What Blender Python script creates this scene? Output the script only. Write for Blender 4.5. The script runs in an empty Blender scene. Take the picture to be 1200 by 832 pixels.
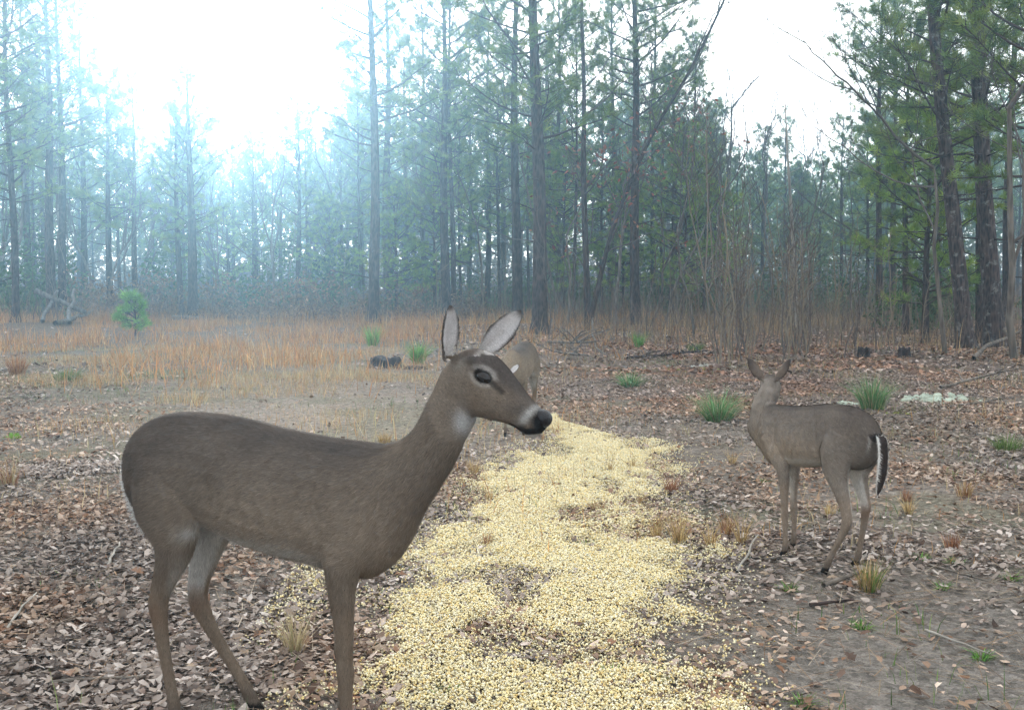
import bpy, math, random
import numpy as np
from mathutils import Vector, Matrix

random.seed(7)
rng = np.random.default_rng(7)
S = bpy.context.scene
COL = S.collection
R = math.radians

# ------------------------------------------------------------------ camera, sky, sun, exposure
CAM_H, FPX, PITCH = 1.30, 1287.0, math.atan((416 - 335) / 1287.0)
cam_d = bpy.data.cameras.new('camera')
cam_d.sensor_width = 36.0
cam_d.lens = 36.0 * FPX / 1200.0
cam_d.clip_start, cam_d.clip_end = 0.05, 2000.0
cam = bpy.data.objects.new('camera', cam_d)
cam.location = (0, 0, CAM_H)
cam.rotation_euler = (math.pi / 2 - PITCH, 0, 0)
COL.objects.link(cam)
S.camera = cam

SUN_AZ, SUN_EL = R(-15.5), R(13.5)          # azimuth from +Y (left negative), elevation
SUN_DIR = Vector((math.sin(SUN_AZ) * math.cos(SUN_EL), math.cos(SUN_AZ) * math.cos(SUN_EL), math.sin(SUN_EL)))
world = bpy.data.worlds.new('World')
S.world = world
world.use_nodes = True
nt = world.node_tree
nt.nodes.clear()
w_out = nt.nodes.new('ShaderNodeOutputWorld')
w_bg = nt.nodes.new('ShaderNodeBackground')
w_sky = nt.nodes.new('ShaderNodeTexSky')
w_sky.sky_type = 'NISHITA'
w_sky.sun_disc = False
w_sky.sun_elevation = SUN_EL
w_sky.sun_rotation = SUN_AZ
w_sky.dust_density = 4.0
w_hsv = nt.nodes.new('ShaderNodeHueSaturation')
w_hsv.inputs['Saturation'].default_value = 0.22
w_bg.inputs['Strength'].default_value = 0.15
nt.links.new(w_sky.outputs[0], w_hsv.inputs['Color'])
w_mix = nt.nodes.new('ShaderNodeMix')              # even cloud layer over the clear sky
w_mix.data_type = 'RGBA'
w_mix.inputs[0].default_value = 0.68
w_mix.inputs[7].default_value = (5.6, 5.7, 5.75, 1)
nt.links.new(w_hsv.outputs[0], w_mix.inputs[6])
nt.links.new(w_mix.outputs[2], w_bg.inputs['Color'])
nt.links.new(w_bg.outputs[0], w_out.inputs['Surface'])

sun_d = bpy.data.lights.new('sun', 'SUN')
sun_d.energy = 1.5
sun_d.angle = R(12)
sun_d.color = (1.0, 0.96, 0.9)
sun = bpy.data.objects.new('sun', sun_d)
sun.rotation_euler = SUN_DIR.to_track_quat('Z', 'Y').to_euler()
COL.objects.link(sun)

S.view_settings.view_transform = 'Standard'
S.view_settings.look = 'None'
S.view_settings.gamma = 1.0
S.view_settings.exposure = 1.5
S.render.engine = 'CYCLES'
S.cycles.use_denoising = True
S.cycles.max_bounces = 4
S.cycles.diffuse_bounces = 2
S.cycles.adaptive_threshold = 0.03
S.cycles.use_adaptive_sampling = True
S.cycles.volume_bounces = 1
S.cycles.transparent_max_bounces = 4
S.cycles.sample_clamp_indirect = 4.0
S.render.filter_size = 1.7

# ------------------------------------------------------------------ helpers
def ray(u, v):
    x, y = (u - 600) / FPX, (416 - v) / FPX
    return np.array([x, math.cos(PITCH) + y * math.sin(PITCH), -math.sin(PITCH) + y * math.cos(PITCH)])

def gp(u, v):
    """ground point seen at photo pixel (u, v) (flat ground)"""
    r = ray(u, v)
    t = -CAM_H / r[2]
    return np.array([t * r[0], t * r[1]])

def to_px(x, y, z=0.0):
    yy = y * math.cos(PITCH) - (z - CAM_H) * math.sin(PITCH)
    zz = y * math.sin(PITCH) + (z - CAM_H) * math.cos(PITCH)
    yy = np.maximum(yy, 0.2)
    return 600 + FPX * x / yy, 416 - FPX * zz / yy

_perm = np.random.default_rng(3).random((256, 256))
def vnoise(x, y):
    xi, yi = np.floor(x).astype(int), np.floor(y).astype(int)
    fx, fy = x - xi, y - yi
    fx, fy = fx * fx * (3 - 2 * fx), fy * fy * (3 - 2 * fy)
    g = lambda a, b: _perm[a & 255, b & 255]
    return (g(xi, yi) * (1 - fx) + g(xi + 1, yi) * fx) * (1 - fy) + (g(xi, yi + 1) * (1 - fx) + g(xi + 1, yi + 1) * fx) * fy
def fbm(x, y, o=4):
    s, a, t = 0, 1.0, 0
    for k in range(o):
        s = s + a * vnoise(x * 2 ** k + 17 * k, y * 2 ** k + 31 * k); t += a; a *= 0.5
    return s / t
def sstep(a, b, x):
    t = np.clip((x - a) / (b - a), 0, 1)
    return t * t * (3 - 2 * t)

def gz(x, y):
    x, y = np.asarray(x, float), np.asarray(y, float)
    far = sstep(12, 30, np.hypot(x, y))
    z = (fbm(x * 0.9 + 40, y * 0.9 + 9, 3) - 0.5) * 0.05 + far * (fbm(x * 0.11 + 5, y * 0.11 + 3, 3) - 0.5) * 0.5
    return z

def link(o, parent=None):
    COL.objects.link(o)
    if parent is not None:
        o.parent = parent
    return o

def mesh_np(name, V, F, cols=None, smooth=False, mats=(), midx=None):
    """V (n,3), F list of arrays (m,k) or one array; cols (n,3)"""
    me = bpy.data.meshes.new(name)
    if isinstance(F, np.ndarray):
        F = [F]
    F = [f for f in F if len(f)]
    V = np.ascontiguousarray(V, dtype=np.float32)
    me.vertices.add(len(V))
    me.vertices.foreach_set('co', V.ravel())
    loops = np.concatenate([f.ravel() for f in F]).astype(np.int32)
    counts = np.concatenate([np.full(len(f), f.shape[1]) for f in F])
    starts = np.concatenate([[0], np.cumsum(counts)[:-1]]).astype(np.int32)
    me.loops.add(len(loops))
    me.loops.foreach_set('vertex_index', loops)
    me.polygons.add(len(starts))
    me.polygons.foreach_set('loop_start', starts)
    if smooth:
        me.polygons.foreach_set('use_smooth', np.ones(len(starts), bool))
    for m in mats:
        me.materials.append(m)
    if midx is not None:
        me.polygons.foreach_set('material_index', np.asarray(midx, np.int32))
    me.update(calc_edges=True)
    if cols is not None:
        a = me.attributes.new('Col', 'FLOAT_COLOR', 'POINT')
        c = np.ones((len(V), 4), np.float32)
        c[:, :3] = cols
        a.data.foreach_set('color', c.ravel())
    return me

def obj(name, me, parent=None, loc=None, rz=None, label=None, cat=None, group=None, kind=None):
    o = bpy.data.objects.new(name, me)
    link(o, parent)
    if loc is not None: o.location = loc
    if rz is not None: o.rotation_euler = (0, 0, rz)
    if label: o['label'] = label
    if cat: o['category'] = cat
    if group: o['group'] = group
    if kind: o['kind'] = kind
    return o

class MB:
    """collects verts / faces / colours"""
    def __init__(s): s.V, s.F3, s.F4, s.C, s.n = [], [], [], [], 0
    def add(s, V, F, col=(1, 1, 1)):
        V = np.asarray(V, float); F = np.asarray(F, int)
        (s.F3 if F.shape[1] == 3 else s.F4).append(F + s.n)
        s.V.append(V); s.n += len(V)
        c = np.asarray(col, float)
        s.C.append(np.broadcast_to(c, (len(V), 3)) if c.ndim == 1 else c)
    def tube(s, P, rad, n=6, col=(1, 1, 1), rough=0.0, cap=True):
        P = np.asarray(P, float); m = len(P); rad = np.broadcast_to(np.asarray(rad, float), (m,))
        T = np.gradient(P, axis=0); T /= np.linalg.norm(T, axis=1)[:, None] + 1e-9
        ref = np.array([0, 0, 1.0]) if abs(T[0][2]) < 0.8 else np.array([1.0, 0, 0])
        A = np.cross(T, ref); A /= np.linalg.norm(A, axis=1)[:, None] + 1e-9
        B = np.cross(T, A)
        th = np.arange(n) * 2 * math.pi / n
        rr = rad[:, None] * (1 + (rng.random((m, n)) - 0.5) * rough)
        V = P[:, None] + rr[..., None] * (A[:, None] * np.cos(th)[None, :, None] + B[:, None] * np.sin(th)[None, :, None])
        V = V.reshape(-1, 3)
        i = np.arange(m - 1)[:, None] * n; j = np.arange(n)[None]; k = (j + 1) % n
        F = np.stack([i + j, i + k, i + n + k, i + n + j], -1).reshape(-1, 4)
        s.add(V, F, col)
        if cap:
            c = s.n
            s.add(np.array([P[-1]]), np.zeros((0, 3), int), col)
            base = c - n
            s.F3.append(np.stack([base + np.arange(n), base + (np.arange(n) + 1) % n, np.full(n, c)], -1))
    def mesh(s, name, mats, smooth=False):
        F = []
        if s.F3: F.append(np.concatenate(s.F3))
        if s.F4: F.append(np.concatenate(s.F4))
        return mesh_np(name, np.concatenate(s.V), F, np.concatenate(s.C), smooth, mats)

# ------------------------------------------------------------------ materials
def nmat(name, rough=0.85, spec=0.25):
    m = bpy.data.materials.new(name); m.use_nodes = True
    n = m.node_tree; b = n.nodes['Principled BSDF']
    b.inputs['Roughness'].default_value = rough
    b.inputs['Specular IOR Level'].default_value = spec
    return m, n, b
def node(n, t, **kw):
    k = n.nodes.new(t)
    for a, v in kw.items(): setattr(k, a, v)
    return k
def colmat(name, rough=0.85, spec=0.2, var=0.35, scale=60.0, bump=0.0, trans=0.0, tint=(1, 1, 1)):
    """attribute colour broken up by noise; optional thin-leaf translucency"""
    m, n, b = nmat(name, rough, spec)
    at = node(n, 'ShaderNodeAttribute', attribute_name='Col')
    tc = node(n, 'ShaderNodeTexCoord')
    nz = node(n, 'ShaderNodeTexNoise'); nz.inputs['Scale'].default_value = scale; nz.inputs['Detail'].default_value = 3
    mr = node(n, 'ShaderNodeMapRange'); mr.inputs[3].default_value = 1 - var; mr.inputs[4].default_value = 1 + var
    mx = node(n, 'ShaderNodeMix', data_type='RGBA', blend_type='MULTIPLY'); mx.inputs[0].default_value = 1
    n.links.new(tc.outputs['Object'], nz.inputs['Vector'])
    n.links.new(nz.outputs[0], mr.inputs[0])
    n.links.new(at.outputs[0], mx.inputs[6]); n.links.new(mr.outputs[0], mx.inputs[7])
    n.links.new(mx.outputs[2], b.inputs['Base Color'])
    if bump:
        bp = node(n, 'ShaderNodeBump'); bp.inputs['Strength'].default_value = bump; bp.inputs['Distance'].default_value = 0.01
        n.links.new(nz.outputs[0], bp.inputs['Height']); n.links.new(bp.outputs[0], b.inputs['Normal'])
    if trans:
        tr = node(n, 'ShaderNodeBsdfTranslucent'); ms = node(n, 'ShaderNodeMixShader'); ms.inputs[0].default_value = trans
        n.links.new(mx.outputs[2], tr.inputs[0]); n.links.new(b.outputs[0], ms.inputs[1]); n.links.new(tr.outputs[0], ms.inputs[2])
        n.links.new(ms.outputs[0], n.nodes['Material Output'].inputs[0])
    return m
def barkmat(name, dark, light, lichen=0.0, zs=0.25, sc=22.0):
    m, n, b = nmat(name, 0.95, 0.1)
    tc = node(n, 'ShaderNodeTexCoord'); mp = node(n, 'ShaderNodeMapping'); mp.inputs['Scale'].default_value = (1, 1, zs)
    n.links.new(tc.outputs['Object'], mp.inputs[0])
    vo = node(n, 'ShaderNodeTexVoronoi'); vo.inputs['Scale'].default_value = sc
    nz = node(n, 'ShaderNodeTexNoise'); nz.inputs['Scale'].default_value = sc * 0.5; nz.inputs['Detail'].default_value = 5
    n.links.new(mp.outputs[0], vo.inputs['Vector']); n.links.new(mp.outputs[0], nz.inputs['Vector'])
    cr = node(n, 'ShaderNodeMix', data_type='RGBA'); cr.inputs[6].default_value = (*dark, 1); cr.inputs[7].default_value = (*light, 1)
    ma = node(n, 'ShaderNodeMath', operation='MULTIPLY'); n.links.new(vo.outputs['Distance'], ma.inputs[0]); n.links.new(nz.outputs[0], ma.inputs[1])
    mr = node(n, 'ShaderNodeMapRange'); mr.inputs[1].default_value = 0.05; mr.inputs[2].default_value = 0.42
    n.links.new(ma.outputs[0], mr.inputs[0]); n.links.new(mr.outputs[0], cr.inputs[0])
    last = cr.outputs[2]
    if lichen:
        n2 = node(n, 'ShaderNodeTexNoise'); n2.inputs['Scale'].default_value = 7.5; n2.inputs['Detail'].default_value = 7; n2.inputs['Roughness'].default_value = 0.65
        n.links.new(tc.outputs['Object'], n2.inputs['Vector'])
        m2 = node(n, 'ShaderNodeMapRange'); m2.inputs[1].default_value = 0.56; m2.inputs[2].default_value = 0.66; m2.inputs[4].default_value = lichen
        n.links.new(n2.outputs[0], m2.inputs[0])
        c2 = node(n, 'ShaderNodeMix', data_type='RGBA'); c2.inputs[7].default_value = (0.27, 0.29, 0.28, 1)
        n.links.new(last, c2.inputs[6]); n.links.new(m2.outputs[0], c2.inputs[0]); last = c2.outputs[2]
    n.links.new(last, b.inputs['Base Color'])
    bp = node(n, 'ShaderNodeBump'); bp.inputs['Strength'].default_value = 0.9; bp.inputs['Distance'].default_value = 0.03
    n.links.new(ma.outputs[0], bp.inputs['Height']); n.links.new(bp.outputs[0], b.inputs['Normal'])
    return m

M_bark = barkmat('pine_bark', (0.018, 0.014, 0.013), (0.085, 0.062, 0.056))
M_bark_l = barkmat('lichen_bark', (0.020, 0.016, 0.015), (0.10, 0.075, 0.068), lichen=0.55)
M_bark_g = barkmat('grey_bark', (0.06, 0.05, 0.042), (0.19, 0.165, 0.14), zs=0.15, sc=14)
M_pale = barkmat('bleached_wood', (0.17, 0.155, 0.135), (0.34, 0.315, 0.275), zs=0.1, sc=10)
M_old = barkmat('weathered_wood', (0.08, 0.075, 0.07), (0.18, 0.17, 0.16), zs=0.1, sc=10)
M_twig = colmat('twig', 0.95, 0.05, 0.2, 30)
M_needle = colmat('pine_needles', 0.7, 0.12, 0.25, 1.2, trans=0.35)
M_leaf = colmat('dead_leaf', 0.85, 0.08, 0.3, 35, trans=0.12)
M_corn = colmat('corn_kernel', 0.8, 0.06, 0.08, 80, trans=0.0)
M_grass = colmat('grass_blade', 0.8, 0.08, 0.2, 12, trans=0.3)
M_lichen = colmat('lichen', 0.95, 0.05, 0.3, 40, bump=0.5)

# ground
M_ground, n, b = nmat('forest_soil', 0.97, 0.03)
at = node(n, 'ShaderNodeAttribute', attribute_name='Col')
tc = node(n, 'ShaderNodeTexCoord')
n1 = node(n, 'ShaderNodeTexNoise'); n1.inputs['Scale'].default_value = 9; n1.inputs['Detail'].default_value = 8; n1.inputs['Roughness'].default_value = 0.7
n2 = node(n, 'ShaderNodeTexNoise'); n2.inputs['Scale'].default_value = 120; n2.inputs['Detail'].default_value = 4
v1 = node(n, 'ShaderNodeTexVoronoi'); v1.inputs['Scale'].default_value = 42
for k in (n1, n2, v1): n.links.new(tc.outputs['Object'], k.inputs['Vector'])
mr = node(n, 'ShaderNodeMapRange'); mr.inputs[1].default_value = 0.25; mr.inputs[2].default_value = 0.75; mr.inputs[3].default_value = 0.5; mr.inputs[4].default_value = 1.45
n.links.new(n1.outputs[0], mr.inputs[0])
mr2 = node(n, 'ShaderNodeMapRange'); mr2.inputs[1].default_value = 0.3; mr2.inputs[2].default_value = 0.7; mr2.inputs[3].default_value = 0.72; mr2.inputs[4].default_value = 1.28
n.links.new(n2.outputs[0], mr2.inputs[0])
vb = node(n, 'ShaderNodeRGBToBW'); n.links.new(v1.outputs['Color'], vb.inputs[0])
mr3 = node(n, 'ShaderNodeMapRange'); mr3.inputs[3].default_value = 0.55; mr3.inputs[4].default_value = 1.4
n.links.new(vb.outputs[0], mr3.inputs[0])
mA = node(n, 'ShaderNodeMath', operation='MULTIPLY'); n.links.new(mr.outputs[0], mA.inputs[0]); n.links.new(mr2.outputs[0], mA.inputs[1])
mB = node(n, 'ShaderNodeMath', operation='MULTIPLY'); n.links.new(mA.outputs[0], mB.inputs[0]); n.links.new(mr3.outputs[0], mB.inputs[1])
mx = node(n, 'ShaderNodeMix', data_type='RGBA', blend_type='MULTIPLY'); mx.inputs[0].default_value = 1
n.links.new(at.outputs[0], mx.inputs[6]); n.links.new(mB.outputs[0], mx.inputs[7]); n.links.new(mx.outputs[2], b.inputs['Base Color'])
bp = node(n, 'ShaderNodeBump'); bp.inputs['Strength'].default_value = 0.8; bp.inputs['Distance'].default_value = 0.03
n.links.new(mA.outputs[0], bp.inputs['Height']); n.links.new(bp.outputs[0], b.inputs['Normal'])

# ------------------------------------------------------------------ ground
def blob(u, v, cu, cv, ru, rv):
    return np.exp(-(((u - cu) / ru) ** 2 + ((v - cv) / rv) ** 2))
def litter_density(x, y):
    """share of the ground that dead leaves cover, 0..1"""
    u, v = to_px(x, y)
    d = np.full(np.shape(x), 0.44)
    d = d + 0.5 * blob(u, v, 100, 720, 330, 170) + 0.45 * blob(u, v, 900, 425, 330, 45)
    d = d - 0.62 * blob(u, v, 360, 480, 270, 75) - 0.62 * blob(u, v, 1130, 800, 230, 90)
    d = d - 0.35 * blob(u, v, 1080, 590, 120, 35) - 0.55 * blob(u, v, 200, 390, 330, 35) - 0.3 * blob(u, v, 840, 540, 80, 50) - 0.3 * blob(u, v, 930, 690, 160, 60)
    d = np.where(y < 2.2, 0.6, d)
    d = d * (0.35 + 1.4 * sstep(.28, .62, fbm(x * 1.6, y * 1.3, 4)))
    return np.clip(d, 0.03, 1)
def soil_col(x, y):
    u, v = to_px(x, y)
    c = np.zeros(np.shape(x) + (3,)) + np.array([0.205, 0.178, 0.152])
    def mixc(c, w, col): return c * (1 - w[..., None]) + np.array(col) * w[..., None]
    c = mixc(c, np.clip(1.0 * blob(u, v, 390, 490, 230, 70), 0, 1), (0.33, 0.28, 0.235))
    c = mixc(c, np.clip(0.8 * blob(u, v, 1080, 600, 150, 45), 0, 1), (0.29, 0.25, 0.22))
    c = mixc(c, np.clip(1.0 * blob(u, v, 1120, 800, 260, 110), 0, 1), (0.20, 0.18, 0.16))
    c = mixc(c, np.clip(0.9 * blob(u, v, 920, 425, 330, 40), 0, 1), (0.13, 0.085, 0.075))
    g = sstep(0.56, 0.68, fbm(x * 0.8 + 60, y * 0.8, 4)) * 0.3
    c = mixc(c, g, (0.13, 0.15, 0.065))
    gl = np.clip(0.55 * blob(u, v, 130, 440, 160, 22), 0, 1) * sstep(0.4, 0.6, fbm(x * 0.6, y * 0.6 + 8, 3))
    c = mixc(c, gl, (0.12, 0.16, 0.06))
    far = sstep(18, 40, y)
    c = mixc(c, far * 0.7, (0.17, 0.115, 0.075))
    return c

def axis(lo, hi, near_lo, near_hi, step):
    a = list(np.arange(near_lo, near_hi + 1e-6, step)); d = step
    x = near_hi
    while x < hi: d *= 1.16; x += d; a.append(min(x, hi))
    d, x = step, near_lo
    while x > lo: d *= 1.16; x -= d; a.insert(0, max(x, lo))
    return np.array(a)
gx, gy = axis(-150, 150, -6, 6, 0.06), axis(-60, 160, 2, 13, 0.06)
X, Y = np.meshgrid(gx, gy)
Z = gz(X, Y)
V = np.stack([X, Y, Z], -1).reshape(-1, 3)
nx, ny = len(gx), len(gy)
i, j = np.meshgrid(np.arange(nx - 1), np.arange(ny - 1))
q = (j * nx + i).ravel()
F = np.stack([q, q + 1, q + nx + 1, q + nx], -1)
ground = obj('ground', mesh_np('ground', V, F, soil_col(X, Y).reshape(-1, 3), True, (M_ground,)), kind='structure')

# ------------------------------------------------------------------ deer
def catmull(P, k):
    P = np.asarray(P, float); m = len(P); out = []
    Q = np.vstack([2 * P[0] - P[1], P, 2 * P[-1] - P[-2]])
    for a in range(m - 1):
        p0, p1, p2, p3 = Q[a:a + 4]
        for t in np.arange(k) / k:
            out.append(0.5 * (2 * p1 + (p2 - p0) * t + (2 * p0 - 5 * p1 + 4 * p2 - p3) * t * t + (3 * p1 - p0 - 3 * p2 + p3) * t ** 3))
    out.append(P[-1])
    return np.array(out)

def loft(mb, rings, n=22, k=4, bias=0.0):
    """rings: rows (cx,cy,cz, ux,uy,uz, sx,sy,sz): centre, up half-vector, side half-vector"""
    Rr = catmull(rings, k); m = len(Rr)
    th = np.arange(n) * 2 * math.pi / n
    c, u, s = Rr[:, :3], Rr[:, 3:6], Rr[:, 6:9]
    cs, sn = np.cos(th), np.sin(th)
    cs = np.sign(cs) * np.abs(cs) ** 0.92; sn2 = np.sign(sn) * np.abs(sn) ** 0.92 * (1 - bias * np.cos(th))
    V = c[:, None] + u[:, None] * cs[None, :, None] + s[:, None] * sn2[None, :, None]
    i = np.arange(m - 1)[:, None] * n; j = np.arange(n)[None]; kk = (j + 1) % n
    F = np.stack([i + j, i + kk, i + n + kk, i + n + j], -1).reshape(-1, 4)
    base = mb.n
    mb.add(V.reshape(-1, 3), F)
    for e, rev in ((0, True), (m - 1, False)):
        ci = mb.n; mb.add(np.array([c[e]]), np.zeros((0, 3), int))
        a = base + e * n + np.arange(n); bb = base + e * n + (np.arange(n) + 1) % n
        mb.F3.append(np.stack([bb, a, np.full(n, ci)] if rev else [a, bb, np.full(n, ci)], -1))

def ring2(top, bot, hw):
    t = np.array([top[0], 0, top[1]]); bt = np.array([bot[0], 0, bot[1]])
    return np.concatenate([(t + bt) / 2, (t - bt) / 2, [0, -hw, 0]])
# local frame of a deer: +x forward, -y right side, z up
TORSO = [((.012, .808), (.030, .74), .033), ((.045, .850), (.062, .64), .078), ((.10, .892), (.122, .590), .110), ((.185, .919), (.205, .585), .125),
         ((.30, .926), (.32, .592), .130), ((.43, .917), (.43, .560), .134), ((.577, .894), (.577, .534), .140), ((.72, .879), (.70, .521), .138),
         ((.85, .872), (.80, .502), .126), ((.912, .870), (.872, .500), .110), ((.952, .880), (.938, .540), .094)]
NECK = [((.982, .893), (.990, .610), .074), ((1.012, .918), (1.034, .690), .060), ((1.034, .95), (1.083, .760), .050), ((1.058, .998), (1.126, .826), .045),
        ((1.08, 1.04), (1.160, .892), .043), ((1.10, 1.08), (1.192, .945), .045)]
HEAD = [((1.10, 1.075), (1.188, .960), .044), ((1.128, 1.110), (1.220, .957), .053), ((1.165, 1.133), (1.243, .953), .060), ((1.205, 1.138), (1.264, .950), .062),
        ((1.243, 1.124), (1.282, .947), .055), ((1.278, 1.097), (1.298, .942), .043), ((1.311, 1.060), (1.314, .935), .035), ((1.345, 1.021), (1.332, .924), .031),
        ((1.375, .992), (1.352, .914), .030), ((1.395, .975), (1.370, .916), .026), ((1.404, .964), (1.388, .935), .014)]
HN = [  # near (right) hind, far (left) hind, near fore, far fore: (x, y, z, r_along, r_across)
    [(.185, -.050, .78, .125, .075), (.225, -.080, .68, .125, .075), (.255, -.092, .60, .098, .062), (.258, -.095, .525, .066, .047), (.228, -.095, .455, .043, .034),
     (.205, -.095, .40, .036, .027), (.196, -.095, .362, .037, .026), (.203, -.095, .30, .026, .021), (.217, -.095, .22, .0195, .018), (.238, -.095, .12, .018, .017),
     (.250, -.095, .065, .021, .020), (.266, -.095, .035, .021, .020), (.285, -.095, .004, .026, .021)],
    [(.185, .050, .78, .125, .075), (.225, .080, .68, .12, .075), (.242, .090, .58, .092, .060), (.225, .090, .50, .060, .045), (.198, .090, .42, .044, .034),
     (.185, .090, .36, .038, .027), (.190, .090, .315, .037, .026), (.225, .090, .258, .026, .021), (.272, .090, .195, .021, .018), (.335, .090, .118, .019, .017),
     (.372, .090, .066, .021, .020), (.392, .090, .035, .021, .020), (.412, .090, .004, .026, .021)],
    [(.87, -.060, .70, .095, .055), (.845, -.078, .60, .080, .050), (.832, -.085, .52, .054, .040), (.832, -.085, .45, .040, .032), (.838, -.085, .37, .030, .026),
     (.841, -.085, .29, .0235, .022), (.842, -.085, .25, .0255, .024), (.843, -.085, .21, .020, .019), (.845, -.085, .13, .0165, .016), (.850, -.085, .065, .020, .019),
     (.862, -.085, .035, .020, .019), (.878, -.085, .004, .025, .020)],
    [(0.830, .060, .70, .095, .055), (0.770, .078, .60, .080, .050), (0.723, .082, .52, .054, .040), (0.713, .082, .45, .040, .032), (0.715, .082, .37, .030, .026), (0.717, .082, .29, .0235, .022), (0.718, .082, .25, .0255, .024), (0.719, .082, .21, .020, .019), (0.721, .082, .13, .0165, .016), (0.725, .082, .065, .020, .019), (0.737, .082, .035, .020, .019), (0.753, .082, .004, .025, .020)]]

HN = [[(x, y, z, a * (.88 if z < .56 else .95), c * (.90 if z < .56 else .95)) for x, y, z, a, c in L] for L in HN]
def leg_rings(L):
    L = np.array(L, float); P = L[:, :3]; T = np.gradient(P, axis=0); T /= np.linalg.norm(T, axis=1)[:, None]
    out = []
    for p, t, l in zip(P, T, L):
        side = np.array([0, 1.0, 0]); fw = np.cross(side, t); fw /= np.linalg.norm(fw)
        out.append(np.concatenate([p, fw * l[3], side * l[4]]))
    return out

def ear(mb, base, tip, face, width, cup=0.3, th=0.010):
    """closed cupped leaf; returns its frame for colouring"""
    base, tip, face = map(lambda a: np.array(a, float), (base, tip, face))
    ax = tip - base; L = np.linalg.norm(ax); ax /= L
    face = face - ax * face.dot(ax); face /= np.linalg.norm(face); sd = np.cross(ax, face)
    na, nb = 15, 11
    A, Bb = np.meshgrid(np.linspace(0, 1, na), np.linspace(-1, 1, nb), indexing='ij')
    prof = np.interp(A, [0, .1, .28, .45, .62, .78, .9, .97, 1], [.46, .58, .88, 1, .95, .74, .46, .22, .06])
    fr = []
    for s in (1, -1):
        w = width * prof
        back = cup * width * 1.6 * (1 - Bb ** 2) * np.interp(A, [0, .3, .8, 1], [1.3, 1, .5, .1])
        P = base + ax * (A * L)[..., None] + sd * (w * Bb)[..., None] - face * back[..., None] + face * (s * th * 0.5 * (1 - 0.5 * np.abs(Bb)))[..., None]
        fr.append(P.reshape(-1, 3))
    V = np.vstack(fr); N = na * nb
    i, j = np.meshgrid(np.arange(na - 1), np.arange(nb - 1), indexing='ij'); q = (i * nb + j).ravel()
    F1 = np.stack([q, q + 1, q + nb + 1, q + nb], -1); F2 = F1[:, ::-1] + N
    bd = list(range(nb)) + [r * nb + nb - 1 for r in range(1, na)] + [(na - 1) * nb + c for c in range(nb - 2, -1, -1)] + [r * nb for r in range(na - 2, 0, -1)]
    bd = np.array(bd); b2 = np.roll(bd, -1)
    F3 = np.stack([bd, bd + N, b2 + N, b2], -1)
    mb.add(V, np.vstack([F1, F2, F3]))
    return dict(base=base, ax=ax, L=L, face=face, sd=sd, w=width)

def fuse(mb, voxel, smooth_it):
    me = mesh_np('tmp', np.concatenate(mb.V), [np.concatenate(mb.F3), np.concatenate(mb.F4)])
    o = bpy.data.objects.new('tmp', me); COL.objects.link(o)
    r = o.modifiers.new('r', 'REMESH'); r.mode = 'VOXEL'; r.voxel_size = voxel; r.adaptivity = 0
    sm = o.modifiers.new('s', 'SMOOTH'); sm.factor = 0.5; sm.iterations = smooth_it
    dg = bpy.context.evaluated_depsgraph_get(); dg.update()
    out = bpy.data.meshes.new_from_object(o.evaluated_get(dg))
    bpy.data.objects.remove(o); bpy.data.meshes.remove(me)
    return out

M_fur = colmat('deer_fur', 0.95, 0.03, 0.2, 38, bump=0.25)
M_eye, n, b = nmat('deer_eye', 0.06, 0.3); 
nz = node(n, 'ShaderNodeTexNoise'); nz.inputs['Scale'].default_value = 60
mxx = node(n, 'ShaderNodeMix', data_type='RGBA'); mxx.inputs[6].default_value = (0.006, 0.004, 0.004, 1); mxx.inputs[7].default_value = (0.015, 0.010, 0.008, 1)
n.links.new(nz.outputs[0], mxx.inputs[0]); n.links.new(mxx.outputs[2], b.inputs['Base Color'])
M_nose, n, b = nmat('deer_nose', 0.35, 0.22)
nz = node(n, 'ShaderNodeTexVoronoi'); nz.inputs['Scale'].default_value = 260
mxx = node(n, 'ShaderNodeMix', data_type='RGBA'); mxx.inputs[6].default_value = (0.010, 0.0095, 0.0105, 1); mxx.inputs[7].default_value = (0.024, 0.023, 0.026, 1)
bp = node(n, 'ShaderNodeBump'); bp.inputs['Strength'].default_value = 0.35; bp.inputs['Distance'].default_value = 0.002
tcn = node(n, 'ShaderNodeTexCoord'); n.links.new(tcn.outputs['Object'], nz.inputs['Vector'])
n.links.new(nz.outputs['Distance'], bp.inputs['Height']); n.links.new(bp.outputs[0], b.inputs['Normal'])
n.links.new(nz.outputs['Distance'], mxx.inputs[0]); n.links.new(mxx.outputs[2], b.inputs['Base Color'])

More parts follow.
